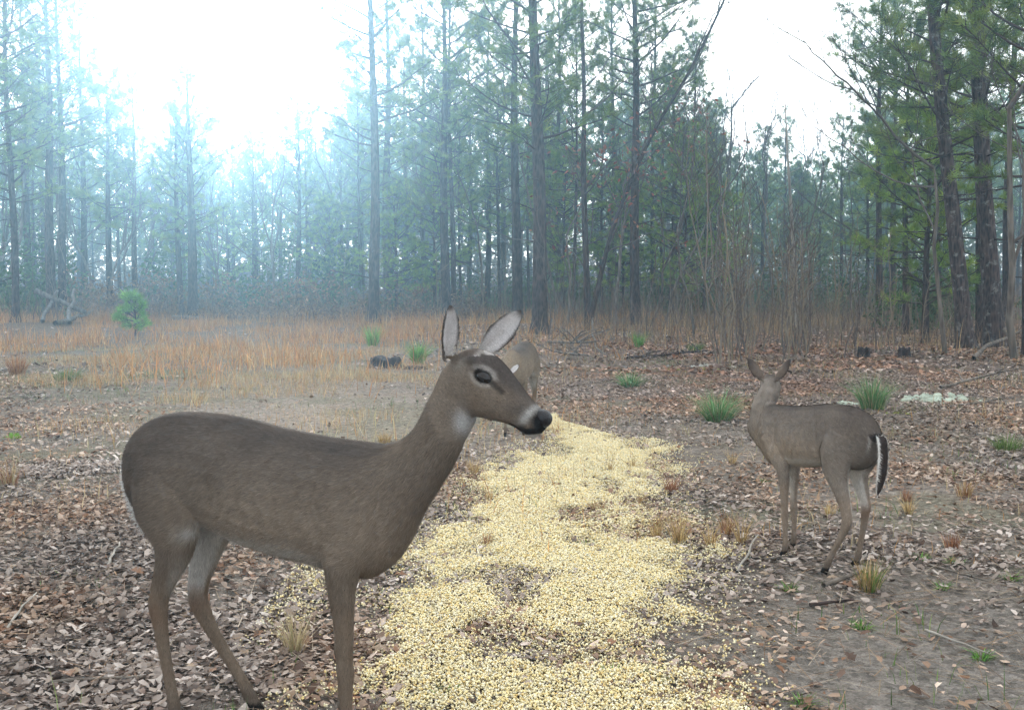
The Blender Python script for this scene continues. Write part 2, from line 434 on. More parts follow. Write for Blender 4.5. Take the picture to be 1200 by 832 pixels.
def build_deer(label, origin, heading, scale, legs, torso, neck, head_xf, ears, tail, voxel, nfur, fur_len=1.0, furw=0.0011, smooth_it=5, tan=0.0, grey=False, seed=1, group='white-tailed deer does at the corn'):
    """neck: list of 9-rows; head_xf: 4x4 from the canonical head position to where the head is; ears in canonical head coordinates"""
    rs = np.random.default_rng(seed)
    d = np.array(heading, float); d /= np.linalg.norm(d)
    root = bpy.data.objects.new('deer', None); link(root)
    root.location = (origin[0], origin[1], 0.0)
    root.rotation_euler = (0, 0, math.atan2(d[1], d[0]))
    root.scale = (scale,) * 3
    root['label'], root['category'], root['group'] = label, 'deer', group
    mb = MB()
    tr = [ring2(*t) for t in torso]
    loft(mb, tr + list(neck), bias=0.10)
    HM = np.array(head_xf)
    hp = lambda p: HM[:3, :3] @ np.array(p, float) + HM[:3, 3]
    hd = lambda p: HM[:3, :3] @ np.array(p, float)
    hr = [np.concatenate([hp(r[:3]), hd(r[3:6]), hd(r[6:9])]) for r in (ring2(*t) for t in HEAD)]
    loft(mb, hr, k=4, bias=-0.06)
    if not np.allclose(HM, np.eye(4)):                       # nape filling the bend between neck and skull
        pe = np.array(neck[-1][:3]); ph_ = hp((1.165, 0, 1.045)); pb = np.array(neck[-3][:3]); ctr = [pb, (pb + pe) / 2, pe, (pe + ph_) / 2, ph_, ph_ + hd((.03, 0, -.02))]
        upn = np.array([-1.0, .25, .25]); upn /= np.linalg.norm(upn); sdn = np.cross(upn, (ph_ - pb) / np.linalg.norm(ph_ - pb)); sdn /= np.linalg.norm(sdn)
        loft(mb, [np.concatenate([c_, upn * r_, sdn * r_ * .8]) for c_, r_ in zip(ctr, (.045, .070, .078, .078, .070, .035))], n=16, k=3)
    # brow ridges and cheeks
    for s in (-1, 1):
        loft(mb, [np.concatenate([hp(p), hd((-.45 * r, 0, .9 * r)), hd((0, r * .7, 0))]) for p, r in (((1.19, s * .044, 1.105), .012), ((1.222, s * .048, 1.104), .018), ((1.255, s * .043, 1.083), .012))], n=10, k=3)
    for L in legs: loft(mb, leg_rings(L), n=16, k=3)
    loft(mb, [np.concatenate([np.array(p), np.array([u0, 0, u1]) * 1.0, np.array([0, w, 0])]) for p, u0, u1, w in tail], n=14, k=3)
    eF = [ear(mb, hp(e[0]), hp(e[1]), hd(e[2]), e[3], th=max(0.010, 2.1 * voxel)) for e in ears]
    me = fuse(mb, voxel, smooth_it)
    nv = len(me.vertices)
    P = np.empty(nv * 3, np.float32); me.vertices.foreach_get('co', P); P = P.reshape(-1, 3).astype(float)
    N = np.empty(nv * 3, np.float32); me.vertex_normals.foreach_get('vector', N); N = N.reshape(-1, 3).astype(float)
    # muscle and bone relief on the flanks
    lat = np.clip(np.abs(N[:, 1]), 0, 1) ** 1.5 * sstep(.45, .52, P[:, 2]) * (P[:, 0] < 1.02)
    g2 = lambda cx, cz, rx, rz: np.exp(-(((P[:, 0] - cx) / rx) ** 2 + ((P[:, 2] - cz) / rz) ** 2))
    rl = .016 * g2(.885, .70, .075, .11) - .014 * g2(.775, .69, .035, .13) + .007 * g2(.60, .68, .10, .12) - .020 * g2(.405, .69, .045, .10) + .016 * g2(.24, .74, .10, .10)
    rl += .007 * g2(.90, .80, .03, .06) - .008 * g2(.955, .70, .02, .12) - .010 * g2(.12, .66, .03, .08) - .008 * g2(.335, .62, .03, .05) + .006 * g2(.83, .56, .05, .05)
    rl += .0022 * np.sin((P[:, 0] + .25 * P[:, 2]) * 105) * g2(.58, .66, .12, .10)
    P += N * (rl * lat)[:, None]
    me.vertices.foreach_set('co', P.astype(np.float32).ravel()); me.update()
    me.vertex_normals.foreach_get('vector', N := np.empty(nv * 3, np.float32)); N = N.reshape(-1, 3).astype(float)
    Hi = np.linalg.inv(HM)
    def paint(P, N):
        x, y, z = P.T
        Q = P @ Hi[:3, :3].T + Hi[:3, 3]            # canonical head coordinates
        hx, hy, hz = Q.T
        nn = 0.5 + 0.5 * np.sin(x * 23 + np.sin(z * 17) * 2) * np.sin(z * 29 + y * 13)
        base = (np.array([0.185, 0.148, 0.118]) if not grey else np.array([0.205, 0.18, 0.158])) * (1 - tan) + np.array([0.30, 0.235, 0.165]) * tan
        c = np.tile(base, (len(P), 1))
        def mix(w, col):
            nonlocal c
            w = np.clip(w, 0, 1)[:, None]; c = c * (1 - w) + np.array(col) * w
        inh = sstep(.06, .10, (hx - 1.09) * .77 + (1.11 - hz) * .0) * (np.abs(hy) < .12) * sstep(.90, .92, hz) * (hz < 1.2) * (hx < 1.45)
        dorsal = sstep(0.45, 0.95, N[:, 2]) * sstep(.7, .8, z) * sstep(.98, .92, x) * sstep(.16, .24, np.linalg.norm(P - hp((1.22, 0, 1.05)), axis=1))
        mix(dorsal * .85, (0.062, 0.055, 0.053)); mix(sstep(.70, .86, z) * sstep(1.0, .85, x) * .55, (0.095, 0.080, 0.072))
        yc = -.035 * np.clip((z - .73) / .18, 0, 1.4) if grey else 0 * z; nape = sstep(.034, .008, np.abs(y - yc)) * sstep(.80, .88, x) * (sstep(.76, .84, z) if grey else sstep(.85, .9, z)) * (hz < 1.15) * sstep(.3, -.1, N[:, 0]); mix(nape * (.38 if grey else .6), (0.075, 0.065, 0.06))
        mix(np.exp(-(((x - .62) / .3) ** 2 + ((z - .63) / .09) ** 2)) * .75, (0.30, 0.24, 0.185)); mix(np.exp(-(((x - .93) / .1) ** 2 + ((z - .6) / .12) ** 2)) * .7, (0.30, 0.24, 0.185))
        rump = sstep(.35, 0.0, x) * sstep(.45, .7, z)
        mix(rump * (.4 if grey else .92), (0.058, 0.047, 0.041))  # dark rump coat, partly vignette darkening painted into the colour
        mix(sstep(.55, .1, x) * sstep(.6, .85, z) * .35, (0.085, 0.07, 0.062))
        mix(nn * .15, (0.26, 0.21, 0.165))
        # belly, inner thighs, legs
        mix(sstep(-.25, -.7, N[:, 2]) * sstep(.64, .57, z) * sstep(.15, .25, x) * sstep(.82, .70, x) * .85, (0.46, 0.425, 0.38))
        legm = sstep(.52, .40, z)
        mix(legm * .5, (0.21, 0.155, 0.11))
        inner = sstep(.15, .7, -N[:, 1] * np.sign(y)) * (np.abs(y) < .13) * sstep(.32, .40, z) * sstep(.66, .58, z) * (x < .45)
        mix(inner * .9, (0.55, 0.53, 0.50))
        fl = np.exp(-(((x - .345) / .030) ** 2 + ((z - .592) / .022) ** 2)) * (np.abs(y) > .03)
        mix(fl * .8, (0.50, 0.48, 0.45))
        mix(np.exp(-(((x - .255) / .028) ** 2 + ((z - .52) / .07) ** 2)) * sstep(.2, .8, N[:, 0]) * .9, (0.50, 0.48, 0.45))
        mix(np.exp(-(((x - .19) / .04) ** 2 + ((z - .34) / .05) ** 2)) * .5, (0.17, 0.10, 0.065))
        innf = sstep(.2, .8, -N[:, 1] * np.sign(y)) * sstep(.25, .35, z) * sstep(.55, .48, z) * (x > .6) * (x < 1.0)
        mix(innf * .7, (0.42, 0.39, 0.35))
        mix(sstep(.12, .05, z) * .6, (0.085, 0.07, 0.06))
        mix(sstep(.045, .035, z), (0.018, 0.016, 0.015))
        # rump patch and tail
        mix(sstep(.055, .015, x) * sstep(.50, .56, z) * sstep(.80, .74, z) * sstep(.02, .04, np.abs(y)) * sstep(.055, .04, np.abs(y)), (0.62, 0.60, 0.57))
        ta = np.array([t[0] for t in tail]); tmask = np.zeros(len(P)); side = np.zeros(len(P))
        for a, bq in zip(ta[:-1], ta[1:]):
            ab = bq - a; t = np.clip(((P - a) @ ab) / ab.dot(ab), 0, 1); dd = np.linalg.norm(P - (a + t[:, None] * ab), axis=1)
            tmask = np.maximum(tmask, (dd < .05) & (x < .085) & (z < .80))
        axt = ta[-1] - ta[0]; axt /= np.linalg.norm(axt)
        outer = -N[:, 0] * -axt[2] + N[:, 2] * -axt[0]      # faces backwards, away from the rump
        mix(tmask * sstep(-.2, .2, outer - .55 * np.abs(N[:, 1])), (0.05, 0.04, 0.038))
        mix(tmask * sstep(.25, -.15, outer - .55 * np.abs(N[:, 1])), (0.70, 0.69, 0.67))
        # throat
        E = lambda cx, cz, rx, rz, hyc=None, ry=1: np.exp(-(((hx - cx) / rx) ** 2 + ((hz - cz) / rz) ** 2 + (0 if hyc is None else ((np.abs(hy) - hyc) / ry) ** 2)))
        mix(np.clip(1.15 * E(1.176, .942, .021, .034), 0, 1) * .85, (0.52, 0.52, 0.52))
        hm = ((hx > 1.10) & (hz > .90) & (np.abs(hy) < .09) & (hz < 1.17)).astype(float)
        # head: dark forehead and bridge, pale cheek, eye ring, muzzle band, chin
        dl = (hx - 1.205) * .55 + (hz - 1.143) * .83 + sstep(1.2, 1.12, hx) * .05
        mix(hm * E(1.235, 1.0, .05, .05) * .5, (0.22, 0.17, 0.13))
        mix(hm * sstep(-.06, -.012, dl) * sstep(1.14, 1.19, hx) * .9, (0.070, 0.060, 0.057))
        mix(hm * E(1.335, .985, .035, .022) * .7, (0.085, 0.073, 0.068))         # dark side of the muzzle
        mix(hm * E(1.175, 1.10, .02, .02) * sstep(.03, .05, np.abs(hy)) * .5, (0.30, 0.27, 0.24))
        er = ((hx - 1.243) * .87 - (hz - 1.070) * .49), ((hx - 1.243) * .49 + (hz - 1.070) * .87)
        re = np.sqrt((er[0] / .026) ** 2 + (er[1] / .017) ** 2)
        ringm = sstep(.85, 1.0, re) * sstep(1.75, 1.25, re) * sstep(.2, .75, np.abs(er[1]) / .017 + .1) * (np.abs(hy) > .03)
        mix(hm * ringm * .6, (0.40, 0.37, 0.34))
        mix(hm * sstep(1.06, .9, re) * (np.abs(hy) > .03), (0.02, 0.017, 0.016))
        def seg(ax_, az_, bx_, bz_):
            dx_, dz_ = bx_ - ax_, bz_ - az_; t = np.clip(((hx - ax_) * dx_ + (hz - az_) * dz_) / (dx_ * dx_ + dz_ * dz_), 0, 1); return np.hypot(hx - ax_ - t * dx_, hz - az_ - t * dz_)
        mix(hm * sstep(.009, .003, seg(1.266, 1.053, 1.292, 1.030)) * .75 * (np.abs(hy) > .02), (0.035, 0.03, 0.028))   # tear duct
        mix(hm * np.exp(-((((hx - 1.360) * .72 - (hz - .975) * .69) / .011) ** 2 + (((hx - 1.36) * .69 + (hz - .975) * .72) / .035) ** 2)) * .85, (0.50, 0.49, 0.47))
        mix(hm * sstep(.929, .921, hz - (hx - 1.35) * .35) * sstep(1.318, 1.335, hx), (0.66, 0.65, 0.63))
        mix(hm * sstep(.011, .006, seg(1.390, .936, 1.348, .930)), (0.020, 0.018, 0.018))
        mix(hm * sstep(.008, .003, seg(1.348, .930, 1.303, .944)) * .85, (0.025, 0.022, 0.021))
        mix(hm * E(1.340, .940, .014, .010) * .9, (0.03, 0.026, 0.025))
        mix(hm * np.clip(1.6 * E(1.391, .958, .022, .026), 0, 1), (0.018, 0.017, 0.018))
        for e in eF:
            r = P - e['base']; a = r @ e['ax'] / e['L']; w = r @ e['sd'] / e['w']; fz = r @ e['face']
            m = ((a > -.02) & (a < 1.1) & (np.abs(w) < 1.25) & (np.abs(fz) < .07) & ((hz > 1.12) | ((np.abs(hy) > .062) & (hz > 1.095)))).astype(float) * sstep(-.02, .12, a)
            prof = np.interp(a, [0, .1, .28, .45, .62, .78, .9, .97, 1], [.46, .58, .88, 1, .95, .74, .46, .22, .06]) + .02
            rim = sstep(.66, .95, np.abs(w) / prof)
            inn = sstep(-.05, .25, N @ e['face'])
            mix(m, (0.13, 0.105, 0.09))
            mix(m * sstep(.45, .9, a) * .75, (0.035, 0.03, 0.03))
            wn = 0.75 + .25 * np.sin(w * 19 + a * 7)
            mix(m * inn * (1 - rim * .9) * sstep(.99, .82, a), np.array((0.62, 0.585, 0.58)))
            mix(m * inn * np.exp(-((w + .05) / .25) ** 2) * sstep(.8, .2, a) * .4 * wn, (0.36, 0.30, 0.28))
            mix(m * inn * sstep(.3, .05, a) * .55, (0.62, 0.58, 0.53))
            mix(m * rim * sstep(.15, .4, a) * .8, (0.045, 0.037, 0.035))
        return c
    cols = paint(P, N) * (np.array([.81, .81, .81]) if not grey else np.array([1.04, 1.02, 1.0]))
    a = me.attributes.new('Col', 'FLOAT_COLOR', 'POINT')
    cc = np.ones((nv, 4), np.float32); cc[:, :3] = cols; a.data.foreach_set('color', cc.ravel())
    me.materials.clear(); me.materials.append(M_fur)
    me.polygons.foreach_set('use_smooth', np.ones(len(me.polygons), bool))
    me.name = 'deer_body'
    body = obj('body', me, root)
    # eyes and nose
    for s in (-1, 1):
        mbe = MB()
        th, ph = np.meshgrid(np.arange(16) * 2 * math.pi / 16, np.linspace(0.02, math.pi - .02, 9), indexing='ij')
        p = np.stack([np.sin(ph) * np.cos(th) * .0235, np.cos(ph) * .0155, np.sin(ph) * np.sin(th) * .0150], -1)
        rot = np.array([[.87, 0, .49], [0, 1, 0], [-.49, 0, .87]])
        p = p.reshape(-1, 3) @ rot.T + np.array([1.243, s * .0500, 1.068])
        p = p @ HM[:3, :3].T + HM[:3, 3]
        i, j = np.meshgrid(np.arange(16), np.arange(8), indexing='ij'); k = (i + 1) % 16
        mbe.add(p, np.stack([i * 9 + j, k * 9 + j, k * 9 + j + 1, i * 9 + j + 1], -1).reshape(-1, 4))
        obj('eye', mbe.mesh('eye', (M_eye,), True), root)
    mbn = MB()
    nr = [((1.368, .984, .0), .004, .012), ((1.379, .976, 0), .014, .021), ((1.389, .967, 0), .0185, .0245), ((1.397, .958, 0), .018, .022), ((1.402, .953, 0), .013, .015), ((1.405, .951, 0), .003, .004)]
    loft(mbn, [np.concatenate([hp((p[0], 0, p[1])), hd((.55 * r, 0, .83 * r)), hd((0, -w, 0))]) for p, r, w in nr], n=16, k=3)
    obj('nose', mbn.mesh('nose', (M_nose,), True), root)
    # coat of short hairs
    if nfur:
        me.calc_loop_triangles()
        T = np.empty(len(me.loop_triangles) * 3, np.int32); me.loop_triangles.foreach_get('vertices', T); T = T.reshape(-1, 3)
        ar = np.linalg.norm(np.cross(P[T[:, 1]] - P[T[:, 0]], P[T[:, 2]] - P[T[:, 0]]), axis=1)
        hsel = ((P[T[:, 0]] - hp((1.25, 0, 1.04))) ** 2).sum(1) < .17 ** 2
        ar = ar * np.where(hsel, 2.6, 1.0)
        pick = rs.choice(len(T), nfur, p=ar / ar.sum())
        w = rs.dirichlet((1, 1, 1), nfur)
        p = (P[T[pick]] * w[..., None]).sum(1); nn = (N[T[pick]] * w[..., None]).sum(1); nn /= np.linalg.norm(nn, axis=1)[:, None]
        c = (cols[T[pick]] * w[..., None]).sum(1)
        hc = hp((1.25, 0, 1.04)); dh = np.linalg.norm(p - hc, axis=1)
        nc = (np.array(neck[0][:3]) + np.array(neck[-1][:3])) / 2; dn = np.linalg.norm(p - nc, axis=1)
        D = np.tile(np.array([-1.0, 0, -.45]), (nfur, 1))
        D[p[:, 2] < .55] = (-.15, 0, -1)
        nd = np.array(neck[0][:3]) - np.array(neck[-1][:3]); nd /= np.linalg.norm(nd)
        wn = np.exp(-(dn / .2) ** 2)[:, None]; D = D * (1 - wn) + nd * wn
        hdx = hd((-.84, 0, .54)); wh = sstep(.21, .15, dh)[:, None]; D = D * (1 - wh) + hdx * wh
        D += rs.normal(0, .22, D.shape)
        D -= nn * (D * nn).sum(1)[:, None]; D /= np.linalg.norm(D, axis=1)[:, None] + 1e-9
        Ln = np.where(p[:, 2] < .42, .010, np.where(wh[:, 0] > .4, .006, .019)) * rs.uniform(.6, 1.3, nfur) * fur_len
        Ln = np.where((p[:, 0] < .06) & (p[:, 2] < .8) & (p[:, 2] > .5), .020 * fur_len, Ln)
        cq = p @ Hi[:3, :3].T + Hi[:3, 3]; Ln = np.where((cq[:, 2] > 1.13) & (cq[:, 0] > 1.05), .0045, Ln)
        lift = np.where(wh[:, 0] > .4, .12, .22)
        tip = p + D * Ln[:, None] + nn * (Ln * lift)[:, None]
        sd = np.cross(nn, D) * (furw * rs.uniform(.7, 1.4, nfur))[:, None]
        Vv = np.stack([p + sd, p - sd, tip], 1).reshape(-1, 3)
        hairc = c * np.exp(rs.normal(0.03, .17, nfur))[:, None]
        lum = hairc.mean(1, keepdims=True)
        tipc = hairc * np.where(rs.random((nfur, 1)) < .3, 1.25, .93)
        Cv = np.stack([hairc * .9, hairc * .9, tipc], 1).reshape(-1, 3)
        fm = mesh_np('deer_coat', Vv, np.arange(nfur * 3).reshape(-1, 3), np.clip(Cv, 0, .85), True, (M_fur,))
        fm.normals_split_custom_set_from_vertices(np.repeat(nn, 3, axis=0).tolist())
        obj('coat', fm, root, kind='stuff')
    return root

I4 = np.eye(4)
neck1 = [ring2(*t) for t in NECK]
TAIL1 = [(np.array((.035, 0, .80)), .022, .02, .018), (np.array((.010, 0, .77)), .018, .010, .022), (np.array((.014, 0, .70)), .015, 0.0, .032),
         (np.array((.036, 0, .62)), .014, -.003, .030), (np.array((.068, 0, .555)), .009, -.004, .018), (np.array((.085, 0, .53)), .003, -.001, .006)]
EARS1 = [((1.150, -.046, 1.105), (1.172, -.092, 1.252), (1.0, -.14, 0.0), .041), ((1.195, .036, 1.118), (1.285, .092, 1.236), (.78, -.62, .1), .036)]
A1 = np.array([-1.18, 3.35])
D1 = np.array([.90829, -.41835])
build_deer('large doe in the foreground standing broadside with raised head facing right', A1, D1, 1.0, HN, TORSO, neck1, I4, EARS1, TAIL1, 0.0047, 170000, seed=3, furw=0.0009)

def frame_rings(path, ups, ha, hw):
    """neck rings from a path of centres; the up half-vectors are made perpendicular to it"""
    P = np.array(path, float); T = np.gradient(P, axis=0); T /= np.linalg.norm(T, axis=1)[:, None]
    out = []
    for p, t, u, a, w in zip(P, T, ups, ha, hw):
        u = np.array(u, float); u -= t * u.dot(t); u /= np.linalg.norm(u); s = np.cross(t, u)
        out.append(np.concatenate([p, u * a, -s * w * -1]))
    return out
def head_matrix(at, fwd, up=(0, 0, 1), sc=1.0):
    """canonical head: occiput (1.15,0,1.03), pointing along (.84,0,-.54)"""
    f0 = np.array([.84, 0, -.54]); u0 = np.array([.54, 0, .84]); s0 = np.array([0, 1.0, 0])
    f1 = np.array(fwd, float); f1 /= np.linalg.norm(f1); u1 = np.array(up, float); u1 -= f1 * u1.dot(f1); u1 /= np.linalg.norm(u1); s1 = np.cross(u1, f1)
    Rm = np.outer(f1, f0) + np.outer(u1, u0) + np.outer(s1, s0)
    M = np.eye(4); M[:3, :3] = Rm * sc; M[:3, 3] = np.array(at, float) - (Rm * sc) @ np.array([1.15, 0, 1.03])
    return M
def shift_leg(L, dx, dy, ybase=None):
    """move the hoof by (dx, dy), the joints above it proportionally less"""
    out = []
    for (x, y, z, a, b2) in L:
        w = max(0.0, min(1.0, (.72 - z) / .70))
        out.append((x + dx * w, y + dy * w, z, a, b2))
    return out

# doe on the right: seen from its left hind quarter, head turned away to the right
O2 = np.array([1.60, 4.76]); D2 = np.array([-.40, .917])
legs2 = [shift_leg(HN[0], .03, -.03), shift_leg(HN[1], -.16, .05), shift_leg(HN[2], -.09, .03), shift_leg(HN[3], -.10, .03)]
neck2 = frame_rings([(.985, 0, .73), (1.01, -.005, .785), (1.02, -.012, .84), (1.02, -.022, .88), (1.01, -.035, .91)],
                    [(-.5, 0, 1), (-.85, 0, .5), (-1, 0, .25), (-1, .1, .1), (-1, .3, .1)], [.145, .108, .090, .083, .080], [.082, .068, .060, .056, .054])
HM2 = head_matrix((1.012, -.045, .925), (.66, -.60, -.42))
EARS2 = [((1.160, -.046, 1.105), (1.125, -.135, 1.255), (.45, -.85, 0.0), .042), ((1.160, .046, 1.105), (1.125, .135, 1.255), (.45, .85, 0), .042)]
TAIL2 = [(np.array((.02, 0, .81)), .022, .02, .022), (np.array((-.02, 0, .78)), .022, .010, .030), (np.array((-.035, 0, .70)), .016, 0.0, .030),
         (np.array((-.03, 0, .60)), .015, -.003, .032), (np.array((-.012, 0, .51)), .010, -.004, .022), (np.array((-.002, 0, .47)), .003, -.001, .008)]
build_deer('smaller grey-brown deer on the right seen from behind, dark tail hanging, ears up', O2, D2, 0.82, legs2, [(a, b, w * (.86 if a[0] > .2 else .93)) for a, b, w in TORSO], neck2, HM2, EARS2, TAIL2, 0.0065, 60000, seed=5, furw=0.0014, grey=True)

# doe half hidden behind the head of the big one, feeding towards the camera
D3 = np.array([-.20, -.98]); O3 = np.array([.16, 10.15])
neck3 = frame_rings([(1.00, 0, .69), (1.07, .0, .67), (1.14, .0, .645), (1.21, 0, .62), (1.26, 0, .60)],
                    [(.2, 0, 1)] * 5, [.145, .115, .09, .075, .066], [.09, .078, .066, .058, .052])
HM3 = head_matrix((1.28, 0, .60), (.75, -.1, -.66), (0.5, 0, .8))
EARS3 = [((1.165, -.046, 1.105), (1.14, -.150, 1.19), (.95, -.2, 0.0), .036), ((1.165, .046, 1.105), (1.14, .140, 1.20), (.75, -.5, 0), .036)]
build_deer('tan deer mostly hidden behind the head of the large foreground doe', O3, D3, 0.86, HN, TORSO, neck3, HM3, EARS3, TAIL1, 0.0085, 25000, seed=9, furw=0.0022, tan=0.6)
# ------------------------------------------------------------------ dead leaves
def scatter_leaves(n, pts, size, zoff, seed, cols=None, tilt=0.24):
    rs = np.random.default_rng(seed)
    # folded five-point leaf
    tmpl = np.array([[-.5, 0, 0], [-.24, .27, 0], [.28, .26, 0], [.48, .03, 0], [.26, -.28, 0], [-.26, -.26, 0], [0, 0, 0]])
    tri = np.array([[0, 6, 1], [1, 6, 2], [2, 6, 3], [3, 6, 4], [4, 6, 5], [5, 6, 0]])
    m = len(tmpl)
    P = np.tile(tmpl, (n, 1, 1)) * (1 + rs.normal(0, .16, (n, m, 1)))
    P[..., 1] *= rs.uniform(.7, 1.25, (n, 1))
    curl = rs.normal(0, .26, (n, 1)); fold = rs.normal(.05, .28, (n, 1))
    P[..., 2] = curl * P[..., 0] ** 2 * 1.6 + fold * np.abs(P[..., 1]) + rs.normal(0, .03, (n, m))
    P *= size[:, None, None]
    a = rs.uniform(0, 2 * math.pi, n); tx = rs.normal(0, tilt, n); ty = rs.normal(0, tilt, n)
    ca, sa = np.cos(a), np.sin(a)
    z = P[..., 2] + P[..., 0] * np.tan(np.clip(tx, -.9, .9))[:, None] + P[..., 1] * np.tan(np.clip(ty, -.9, .9))[:, None]
    x = P[..., 0] * ca[:, None] - P[..., 1] * sa[:, None]; y = P[..., 0] * sa[:, None] + P[..., 1] * ca[:, None]
    z = z - z.min(1, keepdims=True) * .75
    V = np.stack([x + pts[:, :1], y + pts[:, 1:2], z + gz(pts[:, 0], pts[:, 1])[:, None] + zoff[:, None]], -1).reshape(-1, 3)
    F = (tri[None] + (np.arange(n) * m)[:, None, None]).reshape(-1, 3)
    return V, F, np.repeat(cols, m, axis=0)
LEAF_PAL = np.array([[.25, .195, .155], [.33, .27, .225], [.20, .145, .11], [.085, .058, .046], [.20, .12, .08], [.42, .365, .32], [.135, .10, .083], [.28, .21, .15]])
def leaf_cols(n, rs, p): 
    c = LEAF_PAL[rs.choice(len(LEAF_PAL), n, p=p)]
    return c * np.exp(rs.normal(0, .16, (n, 1))) * np.array([1.10, 1.0, .92])
def frustum_pts(n, y0, y1, rs, margin=1.12, power=1.0):
    y = np.sqrt(rs.uniform(y0 ** 2, y1 ** 2, n)); x = rs.uniform(-1, 1, n) * y * 600 / FPX * margin
    return np.stack([x, y], -1)
rs = np.random.default_rng(11)
parts = []
for (n, y0, y1, s0) in ((140000, 2.4, 8, .033), (100000, 8, 16, .040), (60000, 16, 34, .08)):
    p = frustum_pts(n, y0, y1, rs)
    keep = rs.random(n) < litter_density(p[:, 0], p[:, 1]); p = p[keep]; m = len(p)
    u, v = to_px(p[:, 0], p[:, 1])
    c = leaf_cols(m, rs, [.20, .17, .16, .12, .10, .09, .10, .06])
    warm = np.clip(blob(u, v, 850, 430, 300, 60), 0, 1)[:, None]
    c = c * (1 - warm) + c * np.array([.82, .66, .62]) * warm
    tone = fbm(p[:, 0] * .55 + 70, p[:, 1] * .45 + 12, 4)[:, None]; g_ = sstep(.42, .6, fbm(p[:, 0] * .8 + 5, p[:, 1] * .6 + 90, 3))[:, None] * .6
    c = c * (.72 + .95 * tone); c = c * (1 - g_) + c.mean(1, keepdims=True) * np.array([1.08, 1.0, .95]) * g_
    parts.append(scatter_leaves(m, p, s0 * rs.uniform(.55, 1.4, m), rs.uniform(.0, .018, m), 20 + y1, c))
off, Vs, Fs, Cs = 0, [], [], []
for V, F, C_ in parts: Vs.append(V); Fs.append(F + off); Cs.append(C_); off += len(V)
obj('leaf_litter', mesh_np('leaf_litter', np.vstack(Vs), np.vstack(Fs), np.vstack(Cs), False, (M_leaf,)), label='brown and grey dead leaves littering the whole forest floor', cat='leaves', kind='stuff')

# fallen pine straw and broken stems
n = 30000; p = frustum_pts(n, 2.4, 20, rs); a = rs.uniform(0, 2 * math.pi, n); l = rs.uniform(.03, .11, n) * (1 + p[:, 1] / 16); w_ = rs.uniform(.0005, .0011, n) * (1 + p[:, 1] / 7)
dx, dy = np.cos(a) * l, np.sin(a) * l; z0 = gz(p[:, 0], p[:, 1]) + rs.uniform(.004, .03, n); z1 = z0 + rs.normal(0, .012, n); sx, sy = -np.sin(a) * w_, np.cos(a) * w_
V = np.stack([np.stack([p[:, 0] - dx - sx, p[:, 1] - dy - sy, z0], -1), np.stack([p[:, 0] - dx + sx, p[:, 1] - dy + sy, z0], -1), np.stack([p[:, 0] + dx + sx, p[:, 1] + dy + sy, z1], -1), np.stack([p[:, 0] + dx - sx, p[:, 1] + dy - sy, z1], -1)], 1).reshape(-1, 3)
C_ = np.array([(.24, .15, .085), (.27, .20, .13), (.14, .095, .065), (.29, .24, .18)])[rs.choice(4, n)] * np.exp(rs.normal(0, .2, (n, 1)))
obj('pine_straw', mesh_np('pine_straw', V, np.arange(n * 4).reshape(-1, 4), np.repeat(C_, 4, axis=0), False, (M_leaf,)), label='fine brown pine straw and broken stems over the ground', cat='straw', kind='stuff')

# the 280 largest leaves near the camera, each on its own
def oak_leaf(seed):
    rs = np.random.default_rng(seed); k = 13
    t = np.linspace(0, 1, k); w = np.sin(np.pi * t ** .85) * .30 * (1 + .45 * np.cos(t * 6 * math.pi + 1)) + .012
    bend = rs.normal(0, .35); fold = rs.normal(.12, .25); tw = rs.normal(0, .5)
    V, F = [], []
    for i in range(k):
        x = t[i] - .5
        zc = bend * x * x * 1.3
        for s in (-1, 0, 1):
            ww = w[i] * (1 + rs.normal(0, .1)); V.append((x, s * ww, zc + abs(s) * fold * ww * 1.2 + tw * x * s * ww + rs.normal(0, .008)))
    for i in range(k - 1):
        for s in (0, 1): a = i * 3 + s; F.append((a, a + 1, a + 4, a + 3))
    c = LEAF_PAL[seed % len(LEAF_PAL)] * rs.uniform(.85, 1.2)
    V = np.array(V); V[:, 2] -= V[:, 2].min() * .8
    return mesh_np('oak_leaf', V, np.array(F), np.tile(c, (len(V), 1)), True, (M_leaf,))
oak = [oak_leaf(s) for s in range(24)]
cnt = 0
while cnt < 280:
    p = frustum_pts(1, 2.9, 5.6, rs)[0]
    u, v = to_px(p[0], p[1])
    d = litter_density(np.array([p[0]]), np.array([p[1]]))[0]
    if v > 840 or rs.random() > d * (0.35 if 450 < u < 850 else 1): continue
    o = bpy.data.objects.new('dead_leaf', oak[rs.integers(24)]); link(o, ground)
    o.location = (p[0], p[1], float(gz(p[0], p[1])) + rs.uniform(.008, .022))
    o.rotation_euler = (rs.normal(0, .25), rs.normal(0, .25), rs.uniform(0, 6.28)); s = rs.uniform(.04, .075); o.scale = (s, s, s)
    cnt += 1

